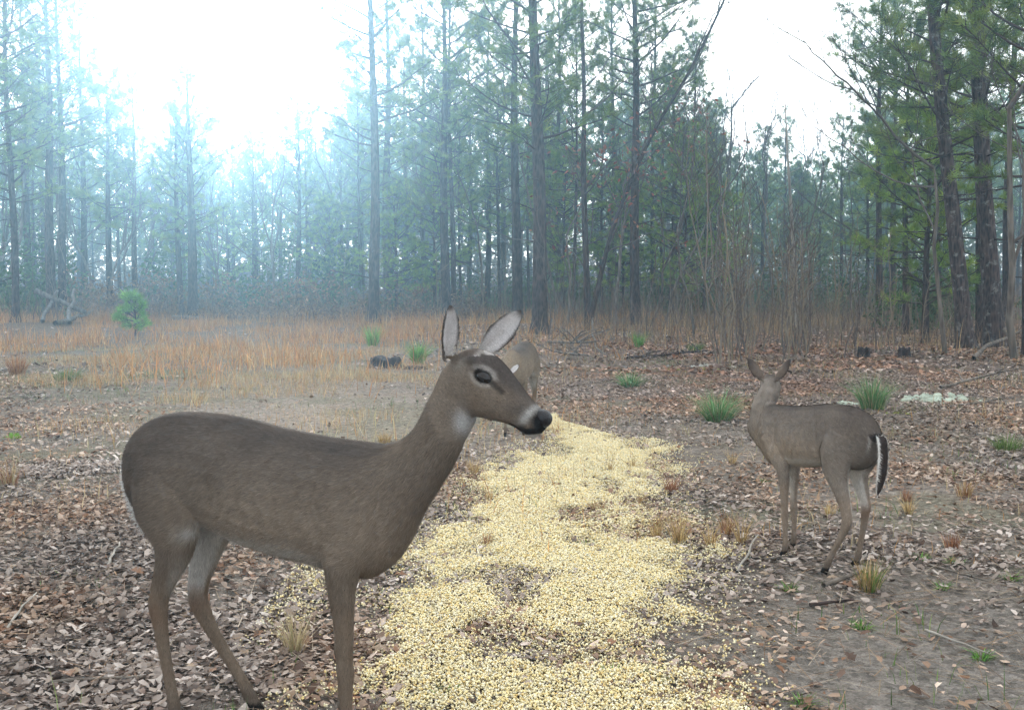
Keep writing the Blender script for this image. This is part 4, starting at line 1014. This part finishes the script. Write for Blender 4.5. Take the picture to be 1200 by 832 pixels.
def pine(u, dist, r, label, kind='tall', var=0, lean=(0, 0), mat=None, group=None, rz=None, stubs=8, H=None, seed=0, name='pine_tree', zs=(1.5, 6), share=None, sc=1.0):
    H = H or {'tall': 15.2, 'mid': [10.1, 8.6, 11.6][var % 3], 'young': [6.6, 5.3][var % 2], 'far': [14.1, 12.1, 15.1, 10.6][var % 4]}[kind]
    x, y, z = place(u, dist)
    root = tree_root(name, (x, y, z), 0 if lean != (0, 0) else (rz if rz is not None else seed * 1.7), label, group, sc=sc)
    if share and share in TRUNKS: me = TRUNKS[share]
    else:
        me, _ = trunk_mesh(seed + 500, H, r, lean, mat, stubs, zs)
        if share: TRUNKS[share] = me
    part('trunk', me, root)
    st = CROWNS[kind]; lm, cr = st[var % len(st)]
    for nm, m in (('limbs', lm), ('crown', cr)):
        o = part(nm, m, root)
        if lean != (0, 0):
            sh = Matrix.Identity(4); sh[0][2], sh[1][2] = lean[0], lean[1]; o.matrix_parent_inverse = sh @ Matrix.Rotation(seed * 1.3, 4, 'Z')
    return root
G1 = 'tall pines at the edge of the clearing'
pine(632, 29.0, .205, 'thickest straight pine right behind the ears of the large doe', 'tall', 0, (-.018, 0), seed=1, group=G1, stubs=5)
pine(606, 40, .20, 'pine just left of the thickest trunk, partly behind the doe ears', 'tall', 1, (-.004, 0), seed=2, group=G1)
pine(524, 42, .185, 'dark pine directly above the near ear of the large doe', 'tall', 2, (-.006, 0), seed=3, group=G1)
pine(531, 46, .12, 'slim pine touching the dark one above the doe ear', 'tall', 3, (-.01, 0), seed=4, group=G1)
pine(438, 36, .19, 'dark pine behind the charred stump at the hazy side', 'tall', 1, (-.003, 0), seed=5, group=G1, rz=2, stubs=12)
pine(456, 52, .26, 'pale hazy pine behind the one by the charred stump', 'tall', 3, (.004, 0), seed=6, group=G1)
pine(498, 55, .17, 'pine midway between the stump pine and the doe ear pine', 'tall', 0, (-.001, 0), seed=7, group=G1, stubs=12)
pine(571, 56, .16, 'slim pine between the doe ear pine and the thick pines', 'tall', 2, (.002, 0), seed=8, group=G1)
pine(426, 50, .10, 'thin leaning pine left of the stump pine', 'mid', 2, (-.02, 0), seed=9, group=G1)
pine(745, 36, .17, 'straight dark pine beside the forked tree with russet leaves', 'tall', 3, (-.014, 0), seed=10, group=G1, stubs=4)
pine(787, 43, .15, 'shorter pine right of the straight dark one, green to mid height', 'mid', 0, (.0, 0), seed=11, group=G1)
pine(1133, 23.2, .175, 'leaning lichen spotted pine, the left of the two large right ones', 'tall', 2, (-.108, .0), M_bark_l, seed=12, group=G1, stubs=18, zs=(2.5, 7))
pine(1168, 23.8, .21, 'thick leaning lichen spotted pine, the right of the two large ones', 'tall', 0, (-.085, 0), M_bark_l, seed=13, group=G1, stubs=18, zs=(2.5, 7))
pine(1149, 27, .095, 'slim dark pine standing between the two large lichen spotted pines', 'mid', 2, (-.03, 0), seed=14, group=G1)
pine(1205, 20, .075, 'thin dark trunk cut by the right border', 'mid', 0, (-.03, 0), seed=15, group=G1)
G2 = 'pines along the right side of the wood'
for k, (u, d, r, kind, var, lean, lab) in enumerate([
    (1085, 27, .09, 'young', 0, (0, 0), 'dense young pine in front of the leaning lichen spotted trunks'), (1062, 31, .10, 'mid', 1, (0, 0), 'bushy green pine left of the leaning lichen spotted trunks'),
    (1030, 36, .12, 'mid', 2, (-.01, 0), 'tall green pine with clustered tufts bordering the right side of the sky gap'), (1046, 44, .14, 'tall', 0, (-.012, 0), 'hazy pine behind the bushy green ones at right'),
    (1100, 38, .12, 'mid', 0, (0, 0), 'mid green pine behind the dense young pine'), (1180, 33, .14, 'tall', 1, (0, 0), 'pine behind the thick leaning pine near the right border'),
    (1015, 48, .10, 'mid', 1, (0, 0), 'slender pine at the right foot of the sky gap'), (1215, 28, .13, 'tall', 3, (0, 0), 'pine at the right border behind the thin dark trunk')]):
    pine(u, d, r, lab, kind, var, lean, seed=30 + k, group=G2)
G3 = 'pines in the middle of the wood'
for k, (u, d, r, kind, var, lab) in enumerate([
    (655, 48, .13, 'tall', 1, 'pine right of the thickest trunk behind its foot'), (672, 39, .07, 'mid', 2, 'slim green pine just left of the forked tree'), (715, 52, .15, 'tall', 2, 'pine behind the forked tree with russet leaves'),
    (765, 50, .12, 'tall', 0, 'pine half hidden behind the straight dark pine'), (812, 47, .12, 'mid', 2, 'pine at the left side of the sky gap'), (640, 60, .15, 'tall', 2, 'far pine between the thickest trunk and the forked tree'),
    (550, 62, .15, 'tall', 1, 'far pine between the doe ear pine and the thick pines'), (475, 64, .16, 'tall', 2, 'far hazy pine between the stump pine and its right neighbour'), (590, 66, .15, 'tall', 3, 'far pine left of the thick pines'),
    (893, 62, .13, 'mid', 0, 'lone pine standing below the middle of the sky gap'), (918, 70, .12, 'mid', 2, 'pine rising behind the pale dead snag'), (835, 55, .11, 'mid', 0, 'pine behind the left group of tall saplings'), (860, 64, .12, 'mid', 1, 'round topped pine low in the sky gap'),
    (960, 66, .11, 'mid', 1, 'small pine low at the right of the sky gap'), (985, 58, .11, 'mid', 0, 'pine left of the green pines with clustered tufts'), (730, 44, .06, 'young', 1, 'young pale green pine between the straight dark pine and its neighbour'),
    (800, 40, .06, 'young', 0, 'young yellowish pine below the bare branches left of the saplings'),
    (660, 44, .07, 'young', 0, 'young light green pine right of the thickest trunk'), (705, 46, .08, 'mid', 1, 'light green pine seen between the two stems of the forked tree'), (775, 46, .08, 'mid', 0, 'light green pine right of the straight dark pine'),
    (585, 50, .08, 'mid', 0, 'small pine between the slim pine and the thick pines'), (540, 52, .08, 'mid', 1, 'small pine right of the doe ear pine'), (510, 48, .08, 'young', 0, 'young pine left of the doe ear pine'), (465, 46, .08, 'young', 1, 'young pine right of the stump pine'),
    (620, 54, .08, 'mid', 2, 'small pine hidden behind the two thick pines'), (825, 44, .07, 'young', 1, 'young pine left of the left sapling thicket')]):
    pine(u, d, r, lab, kind, var, seed=50 + k, group=G3, rz=k * 1.1)
G4 = 'hazy pines on the left'
for k, (u, d, r, kind, var, lab) in enumerate([
    (18, 37, .13, 'tall', 2, 'hazy pine at the left border'), (62, 43, .20, 'tall', 1, 'hazy pine above the crossed grey poles'), (74, 46, .18, 'tall', 3, 'hazy pine just right of the one above the crossed poles'), (-12, 33, .15, 'tall', 0, 'pine cut by the left border'),
    (130, 50, .17, 'far', 3, 'shorter hazy pine left of the bright green pine seedling'), (212, 46, .15, 'mid', 1, 'left one of the dark trunk pair behind the pale log'), (226, 45, .22, 'mid', 0, 'right one of the dark trunk pair behind the pale log'),
    (100, 58, .2, 'tall', 0, 'hazy pine behind the crossed poles, farther back'), (35, 55, .2, 'tall', 1, 'hazy pine deep in the wood at far left'), (300, 56, .16, 'mid', 1, 'hazy pine below the bright sky'), (350, 52, .14, 'mid', 0, 'broad green pine in the haze'),
    (385, 52, .12, 'young', 1, 'low green pine left of the stump pine'), (330, 66, .14, 'mid', 1, 'hazy mid height pine right of the bright sky'), (400, 60, .14, 'mid', 0, 'hazy mid height pine behind the thin leaning one'), (270, 68, .14, 'young', 0, 'low far pine under the brightest sky'), (160, 54, .16, 'mid', 2, 'hazy pine behind the green pine seedling')]):
    pine(u, d, r, lab, kind, var, seed=80 + k, group=G4, rz=k * 1.3)
# bright pine seedling in the grass
x, y, z = place(158, 30)
sl, sc_ = pine_crown(190, 1.0, .12, .42, 24, L=.2, n=24, w=.012, pal=np.array([(.16, .33, .06), (.21, .38, .08), (.12, .25, .05)]), side=4)
rt = tree_root('pine_seedling', (x, y, z), 0, 'small bright green pine seedling in the orange grass', None)
mbs = MB(); mbs.tube(np.array([(0, 0, -.1), (0.02, 0, .5), (0, 0, .97)]), [.025, .018, .006], 6); part('trunk', mbs.mesh('seedling_trunk', (M_bark,), True), rt); part('limbs', sl, rt); part('crown', sc_, rt)

# bare broad-leaved trees
RUST = [(.24, .085, .06), (.28, .11, .075), (.18, .065, .05), (.27, .14, .09)]
rs = np.random.default_rng(77)
def bare(u, d, seed, H, r, label, spread=.42, levels=4, lean=0, leaves=None, group=None, name='bare_tree', kids=3, rz=None, mat=None):
    tr, lm, tips = bare_limbs(seed, H, r, spread, levels=levels, lean=lean, kids=kids)
    root = tree_root(name, place(u, d), rz if rz is not None else 0, label, group)
    if mat: tr.materials[0] = mat
    part('trunk', tr, root); part('limbs', lm, root)
    if leaves: part('crown', leaf_sprays(tips, np.random.default_rng(seed), *leaves), root)
    return root, (tr, lm)
G5 = 'bare broad-leaved trees'
def forked_tree():
    rs = np.random.default_rng(404); k = .0249
    tr, lm, tips = MB(), MB(), []
    A = np.array([(0, 0, -.2), (-.03, 0, .5), (-.10, 0, 2.4), (-.17, .05, 4.7), (-.16, .1, 7), (-.25, .1, 9.7), (-.2, 0, 11.5)])
    B = np.array([(.04, -.05, -.2), (.10, -.05, .5), (.27, -.05, 1.3), (.50, -.05, 2.3), (.80, 0, 3.3), (1.37, 0, 4.7), (1.94, .05, 5.9), (2.73, .1, 7.2), (3.5, .2, 8.7), (4.0, .2, 9.8)])
    for P, r in ((A, .12), (B, .085)):
        Q = catmull(P, 3); tr.tube(Q, np.linspace(r, .03, len(Q)), 9, rough=.12)
        for j in range(17):
            i = int(rs.uniform(.28, .97) * (len(Q) - 1)); p = Q[i]; d = Q[min(i + 1, len(Q) - 1)] - Q[i - 1]; d = d / np.linalg.norm(d) + rs.normal(0, .55, 3); d[2] += .2; d /= np.linalg.norm(d); l = rs.uniform(.9, 2.4)
            pts = [p]
            for _ in range(5): d = d + rs.normal(0, .16, 3) + np.array([0, 0, .05]); d /= np.linalg.norm(d); pts.append(pts[-1] + d * l / 5)
            pts = np.array(pts); lm.tube(pts, np.linspace(.028, .007, 6), 5, (.11, .095, .085)); tips.append((pts[-1], d))
            for _ in range(6):
                t = rs.integers(1, 6); e = d + rs.normal(0, .6, 3); e /= np.linalg.norm(e); q = pts[t] + e * rs.uniform(.3, .9)
                lm.tube(np.array([pts[t], (pts[t] + q) / 2 + rs.normal(0, .05, 3), q]), [.009, .007, .004], 3, (.11, .095, .085), cap=False); tips.append((q, e))
                for _ in range(2): f = q + (e + rs.normal(0, .7, 3)) * rs.uniform(.15, .4); lm.tube(np.array([q, f]), [.005, .003], 3, (.11, .095, .085), cap=False); tips.append((f, e))
    root = tree_root('forked_tree', place(690, 32), 0, 'forked bare tree with russet leaves, one stem curving far to the right', G5)
    part('trunk', tr.mesh('forked_trunk', (M_bark,), True), root); part('limbs', lm.mesh('forked_limbs', (M_twig,)), root)
    low = [t for t in tips if t[0][2] < 6.5]
    part('crown', leaf_sprays([t for t in low if 2.2 < t[0][2] < 5.8], rs, 320, .08, RUST, .3), root)
forked_tree()
bare(760, 34, 3, 7, .05, 'small tree with hanging russet leaves right of the straight dark pine', .5, 3, .1, (140, .07, RUST, .4), G5)
bare(1192, 19, 4, 9, .07, 'thin bare tree with arching grey branches at the right border', .42, 4, -.12, None, G5)
bare(1110, 21, 5, 7.5, .05, 'small bare tree tangled before the leaning lichen spotted pines', .5, 4, -.1, None, G5)
bare(345, 62, 6, 13, .13, 'bare spreading tree against the bright sky left of the pines', .42, 4, 0, None, G5)
bare(400, 58, 7, 11, .10, 'bare tree right of the spreading one against the bright sky', .4, 4, .05, None, G5)
bare(870, 44, 8, 9, .07, 'fine bare tree at the left of the sky gap', .42, 4, -.03, None, G5)
bare(845, 38, 9, 8, .06, 'bare tree with yellowish twigs above the left saplings', .42, 4, 0.04, (60, .05, [(.25, .27, .06), (.18, .22, .06)], .3), G5)
bare(1000, 40, 10, 7, .05, 'fine bare tree in front of the green pines at the right of the sky gap', .42, 4, 0, None, G5)
bare(665, 33, 11, 6, .05, 'small twisted bare tree right of the thickest pine', .6, 4, .1, None, G5)
bare(720, 37, 12, 10, .07, 'fine bare tree rising between the curved stem and the straight dark pine', .42, 4, .06, None, G5)
bare(775, 33, 13, 8, .05, 'slight bare tree right of the straight dark pine', .45, 4, .05, None, G5)
bare(650, 38, 14, 9, .06, 'slight bare tree just right of the thickest pine', .42, 4, -.03, None, G5)
bare(815, 30, 15, 6.5, .045, 'small bare tree with spreading branches left of the sapling thicket', .5, 4, .04, None, G5)
bare(950, 34, 16, 6.5, .045, 'small bare tree right of the pale snag', .45, 4, -.04, None, G5)
bare(560, 44, 17, 10, .06, 'slight bare tree right of the doe ear pine', .42, 4, .03, None, G5)
# pale dead snag
mb = MB(); mb.tube(np.array([(0.35, 0, -.2), (.28, 0, 1.5), (.15, 0, 3.2), (0, 0, 5.0), (-.1, 0, 6.6)]), [.06, .055, .045, .035, .012], 7, rough=.1)
for k in range(7): h = 3 + k * .5; mb.tube(np.array([(.15 - .06 * k, 0, h), (.15 - .06 * k + rng.normal(0, .5), rng.normal(0, .4), h + .5)]), [.012, .004], 3)
rt = tree_root('dead_tree', place(920, 31), 0, 'pale bleached dead snag rising above the saplings', None); part('trunk', mb.mesh('snag_trunk', (M_pale,), True), rt)

# saplings
def sapling_mesh(seed, H):
    rs = np.random.default_rng(seed); mb = MB(); n = 7; P = np.zeros((n, 3)); P[:, 2] = np.linspace(-.1, H, n); P[1:, :2] = np.cumsum(rs.normal(0, .022 * H, (n - 1, 2)), axis=0)
    c = np.array([(.15, .125, .10), (.20, .165, .12), (.11, .09, .08)][seed % 3])
    mb.tube(P, np.linspace(.007 + .0032 * H, .004, n), 5, c)
    for k in range(int(4 + H * 3)):
        t = rs.uniform(.2, .98); i = min(n - 2, int(t * (n - 1))); p = P[i] + (P[i + 1] - P[i]) * (t * (n - 1) - i); a = rs.uniform(0, 6.28); l = H * rs.uniform(.08, .26) * (1.15 - t * .7)
        d = np.array([math.cos(a), math.sin(a), rs.uniform(.5, 1.6)]); d /= np.linalg.norm(d); e = p + d * l
        mb.tube(np.array([p, (p + e) / 2 + rs.normal(0, .04 * l, 3), e]), [.007, .005, .0025], 3, c, cap=False)
        if l > .4:
            for _ in range(2): f = p + (e - p) * rs.uniform(.3, .8); mb.tube(np.array([f, f + (d + rs.normal(0, .6, 3)) * l * .4]), [.0045, .002], 3, c, cap=False)
    return mb.mesh('sapling', (M_twig,))
SAP = [sapling_mesh(s, h) for s, h in enumerate([1.2, 1.6, 2.0, 2.4, 2.8, 3.4, 4.2, 5.2, 1.4, 1.8, 2.2, 3.0])]
rs = np.random.default_rng(5)
def saplings(n, u0, u1, d0, d1, label, group, choice):
    for k in range(n):
        u = rs.uniform(u0, u1); d = rs.uniform(d0, d1); x, y, z = place(u, d)
        o = obj('sapling', SAP[rs.choice(choice)], loc=(x, y, z), rz=rs.uniform(0, 6.28), label=label, cat='sapling', group=group); s = rs.uniform(.8, 1.2); o.scale = (s, s, s); o.rotation_euler[0] = rs.normal(0, .05); o.rotation_euler[1] = rs.normal(0, .05)
saplings(26, 842, 878, 18, 25, 'thin bare sapling in the left thicket behind the ears of the right deer', 'saplings of the left thicket', [3, 4, 5, 6, 10, 11])
saplings(26, 915, 950, 18, 25, 'thin bare sapling in the thicket straight behind the right deer head', 'saplings of the middle thicket', [2, 3, 4, 5, 10, 11])
saplings(44, 880, 1130, 19, 32, 'spindly bare sapling scattered in the straw grass before the right woods', 'saplings scattered on the right', [0, 1, 2, 3, 8, 9, 10, 4])
saplings(34, 640, 850, 26, 44, 'spindly bare sapling between the pines in the middle', 'saplings in the middle wood', [1, 2, 3, 4, 5, 6, 9])
saplings(24, 400, 640, 34, 52, 'spindly bare sapling behind the orange grass and the doe', 'saplings behind the grass', [1, 2, 3, 4, 9, 10])
saplings(26, -20, 400, 36, 56, 'spindly bare sapling at the hazy left wood edge', 'saplings on the hazy left', [2, 3, 4, 5, 6])

# wood behind: repeated far trees
FT = [trunk_mesh(700 + k, h, r, (0, 0), M_bark, 7, (1.5, 6), n=7)[0] for k, (h, r) in enumerate([(14.1, .16), (12.1, .13), (15.1, .17), (10.6, .11)])]
BT = [bare_limbs(720 + k, h, .10, .4, levels=3, kids=4) for k, h in enumerate([10, 12, 8])]
ZONES = [(110, 'above the crossed grey poles at left'), (250, 'behind the green pine seedling'), (420, 'under the brightest sky'), (520, 'between the stump pine and the doe ear pine'), (620, 'behind the ears of the large doe'),
         (740, 'behind the forked tree with russet leaves'), (860, 'behind the left sapling thicket'), (1000, 'below the sky gap'), (2000, 'behind the two leaning lichen spotted pines')]
def zone(u): return next(t for lim, t in ZONES if u < lim)
def far_tree(u, d, k, sc=1.0, bare_=False):
    x, y, z = place(u, d)
    if bare_:
        tr, lm, _ = BT[k % 3]
        root = tree_root('bare_tree', (x, y, z), u * .7, 'slender leafless tree deep in the wood ' + zone(u), 'leafless trees deep in the wood', sc=sc); part('trunk', tr, root); part('limbs', lm, root)
    else:
        lm, cr = CROWNS['far'][k % 4]
        root = tree_root('pine_tree', (x, y, z), u * .9, 'slender far pine deep in the wood ' + zone(u), 'far pines deep in the wood', sc=sc); part('trunk', FT[k % 4], root); part('limbs', lm, root); part('crown', cr, root)
for k in range(90):
    d = rs.uniform(60, 118); u = rs.uniform(-60, 1260)
    lim = 1.0
    top = np.interp(u, [-60, 90, 150, 250, 330, 420, 440, 800, 850, 900, 960, 1000, 1040, 1260], [0, 0, 80, 140, 130, 50, 0, 0, 120, 190, 190, 150, 0, 0])
    hmax = CAM_H + (335 - top) / FPX * d
    kk = int(rs.integers(4)); H = [14.1, 12.1, 15.1, 10.6][kk]
    sc = rs.uniform(.85, 1.12)
    if H * sc > hmax and top > 10: sc = hmax / H * rs.uniform(.85, 1.0)
    if sc < .35: continue
    far_tree(u, d, kk, sc)
for k in range(70):
    d = rs.uniform(45, 105); u = rs.uniform(-60, 1260); top = np.interp(u, [-60, 90, 150, 250, 330, 420, 440, 800, 850, 960, 1000, 1260], [0, 0, 120, 170, 140, 60, 0, 0, 90, 150, 60, 0])
    sc = min(1.1, (CAM_H + (335 - top) / FPX * d) / 10.5) * rs.uniform(.8, 1); far_tree(u, d, k, sc, True)

# undergrowth: grey-brown twiggy brush and evergreen scrub between the trunks
def brush(n, seed, u0, u1, d0, d1, h, w, pal, dens):
    rs = np.random.default_rng(seed); u = rs.uniform(u0, u1, n); d = np.sqrt(rs.uniform(d0 ** 2, d1 ** 2, n)); x = (u - 600) / FPX * d
    k = rs.random(n) < dens(u, d, x); x, d = x[k], d[k]; m = len(x)
    base = np.stack([x, d, gz(x, d)], -1); hh = rs.uniform(*h, m) * (.35 + 1.1 * fbm(x * .25 + seed, d * .25, 3))
    c = np.array(pal)[rs.choice(len(pal), m)] * np.exp(rs.normal(0, .2, (m, 1)))
    base[:, 2] += np.where(rs.random(m) < .5, rs.uniform(0, .6, m) * hh, 0)
    return blades(base, hh, rs.uniform(*w, m), np.abs(rs.normal(.5, .55, m)), c, rs)
BR = [(.15, .115, .095), (.19, .15, .12), (.12, .09, .08), (.22, .15, .10)]
p1 = brush(60000, 61, -60, 1260, 38, 85, (.3, 1.7), (.006, .016), BR, lambda u, d, x: .1 + .8 * sstep(.35, .6, fbm(x * .18, d * .18, 3)))
p2 = brush(9000, 62, 640, 1260, 24, 45, (.3, 1.4), (.006, .012), BR, lambda u, d, x: .6 + 0 * u)
V = np.vstack([p1[0], p2[0]]); F = np.vstack([p1[1], p2[1] + len(p1[0])]); C_ = np.vstack([p1[2], p2[2]])
obj('undergrowth', mesh_np('undergrowth', V, F, C_, False, (M_twig,)), label='grey-brown twiggy undergrowth filling the wood between the trunks', cat='undergrowth', kind='stuff')

# the far wood, one mass beyond the last single trunks
rs = np.random.default_rng(91); n = 190000
a = rs.uniform(-.62, .62, n); d = rs.uniform(100, 150, n); x = np.sin(a) * d; y = np.cos(a) * d
uu = 600 + FPX * x / y
top = np.interp(uu, [-60, 60, 150, 250, 330, 420, 440, 800, 850, 960, 1000, 1260], [60, 60, 160, 200, 190, 150, 120, 120, 180, 200, 180, 100])
hmax = (CAM_H + (335 - top) / FPX * y) * (.55 + .75 * fbm(x * .22, y * .22 + 3, 3))
z = hmax * rs.random(n) ** 1.25
s = rs.uniform(.25, .8, n); v = rs.normal(0, 1, (n, 3)); v[:, 2] += .7; v /= np.linalg.norm(v, axis=1)[:, None]; b_ = np.cross(v, rs.normal(0, 1, (n, 3))); b_ /= np.linalg.norm(b_, axis=1)[:, None]
P = np.stack([x, y, z], -1); w_ = s * rs.uniform(.12, .35, n)
V = np.stack([P - b_ * w_[:, None], P + b_ * w_[:, None], P + v * s[:, None]], 1).reshape(-1, 3)
low = sstep(.5, .1, z / hmax)[:, None]
c = (NEEDLE[rs.choice(4, n)] * (1 - low) + np.array(BR)[rs.choice(4, n)] * low) * np.exp(rs.normal(0, .25, (n, 1)))
obj('far_woods', mesh_np('far_woods', V, np.arange(n * 3).reshape(-1, 3), np.repeat(c, 3, axis=0), False, (M_needle,)), label='hazy far wood that closes the view behind all the trunks', cat='wood', kind='stuff')

# evergreen bushes
def bush_mesh(seed, w, h, n, pal, size):
    rs = np.random.default_rng(seed); v = rs.normal(0, 1, (n, 3)); v /= np.linalg.norm(v, axis=1)[:, None]; v[:, 2] = np.abs(v[:, 2])
    lob = 1 + .35 * np.sin(v[:, 0] * 4 + seed) * np.sin(v[:, 1] * 5 + 1) + .2 * np.sin(v[:, 2] * 9)
    P = v * (rs.random(n) ** .4 * lob)[:, None] * np.array([w, w, h]); tips = [(p, p) for p in P]
    cr = leaf_sprays(tips, rs, n, size, pal, .05, 'bush_crown'); mb = MB()
    for k in range(12): e = P[k] * .9; mb.tube(np.array([(0, 0, -.1), e * .5 + rs.normal(0, .08, 3), e]), [.02, .012, .004], 4, (.1, .08, .07), cap=False)
    return cr, mb.mesh('bush_stem', (M_twig,))
EG = [(.06, .11, .04), (.075, .13, .05), (.05, .09, .04), (.10, .15, .06)]
BN = [(.20, .14, .10), (.24, .17, .12), (.16, .115, .09), (.26, .16, .10)]
BU = [bush_mesh(1, 1.6, 2.6, 2200, EG, .10), bush_mesh(2, 2.0, 1.8, 2200, EG, .10), bush_mesh(3, 1.5, 1.3, 1800, BN, .07), bush_mesh(4, 1.2, 1.6, 1700, BN, .07)]
for k, (u, d, b_, sc, lab) in enumerate([(395, 50, 0, 1.1, 'tall green bush left of the stump pine'), (345, 53, 0, 1.2, 'tall green bush in the haze left of the other one'), (475, 52, 1, 1.0, 'green bush right of the stump pine'), (500, 60, 0, 1.1, 'green bush behind the pine midway to the doe ear'),
        (290, 55, 1, 1.1, 'hazy green bush below the brightest sky'), (560, 58, 1, 1.0, 'green bush behind the slim pine'), (320, 43, 2, 1.0, 'brown bramble mound left in the orange grass'), (372, 41, 3, 1.0, 'brown bramble mound left of the stump pine'), (255, 46, 2, 1.1, 'brown bramble mound right of the dark trunk pair'),
        (430, 44, 2, .9, 'brown bramble mound at the foot of the stump pine'), (480, 40, 3, .8, 'brown bramble mound right of the stump pine'), (180, 48, 3, 1.1, 'hazy bramble mound behind the pine seedling'), (110, 46, 2, 1.2, 'hazy bramble mound right of the crossed poles'), (545, 44, 2, .8, 'brown bramble mound behind the doe ears'),
        (790, 46, 1, .9, 'green bush at the foot of the shorter pine'), (1080, 33, 0, .8, 'dark green bush left of the leaning lichen spotted pines'), (840, 50, 0, .9, 'green bush behind the left saplings'), (10, 45, 1, 1.3, 'dark bush at the left border'), (700, 50, 1, .9, 'green bush behind the forked tree'), (760, 55, 0, 1.1, 'tall green bush behind the straight dark pine'), (620, 56, 1, 1.1, 'green bush behind the thickest pine'), (660, 60, 0, 1.0, 'tall green bush right of the thickest pine'), (900, 58, 1, 1.1, 'green bush below the middle of the sky gap'), (960, 55, 0, 1.0, 'tall green bush right of the pale snag'), (1020, 48, 1, 1.1, 'green bush before the tall pine with clustered tufts'), (1125, 40, 1, 1.0, 'dark bush behind the two leaning lichen spotted pines'), (60, 52, 0, 1.3, 'hazy tall bush behind the crossed poles'), (200, 56, 0, 1.3, 'hazy tall bush behind the dark trunk pair')]):
    cr, st = BU[b_]; root = tree_root('bush', place(u, d), k * 1.1, lab, 'bushes at the edge of the wood', 'bush', sc); part('stem', st, root); part('crown', cr, root)

# ------------------------------------------------------------------ haze in the air
HZ_D = 0.0031
hm = bpy.data.materials.new('haze'); hm.use_nodes = True; hm.node_tree.nodes.clear()
ho = hm.node_tree.nodes.new('ShaderNodeOutputMaterial'); hv = hm.node_tree.nodes.new('ShaderNodeVolumePrincipled')
hv.inputs['Color'].default_value = (.44, .75, 1.0, 1); hv.inputs['Density'].default_value = HZ_D; hv.inputs['Anisotropy'].default_value = 0.82
hm.node_tree.links.new(hv.outputs[0], ho.inputs['Volume'])
x0, x1, y0, y1, z0, z1 = -155, 155, -65, 165, -1.8, 19.5
V = np.array([(x, y, z) for z in (z0, z1) for y in (y0, y1) for x in (x0, x1)])
F = np.array([(0, 2, 3, 1), (4, 5, 7, 6), (0, 1, 5, 4), (2, 6, 7, 3), (0, 4, 6, 2), (1, 3, 7, 5)])
obj('haze', mesh_np('haze', V, F, None, False, (hm,)), label='thin bluish haze filling the air of the clearing and wood', cat='haze', kind='stuff')
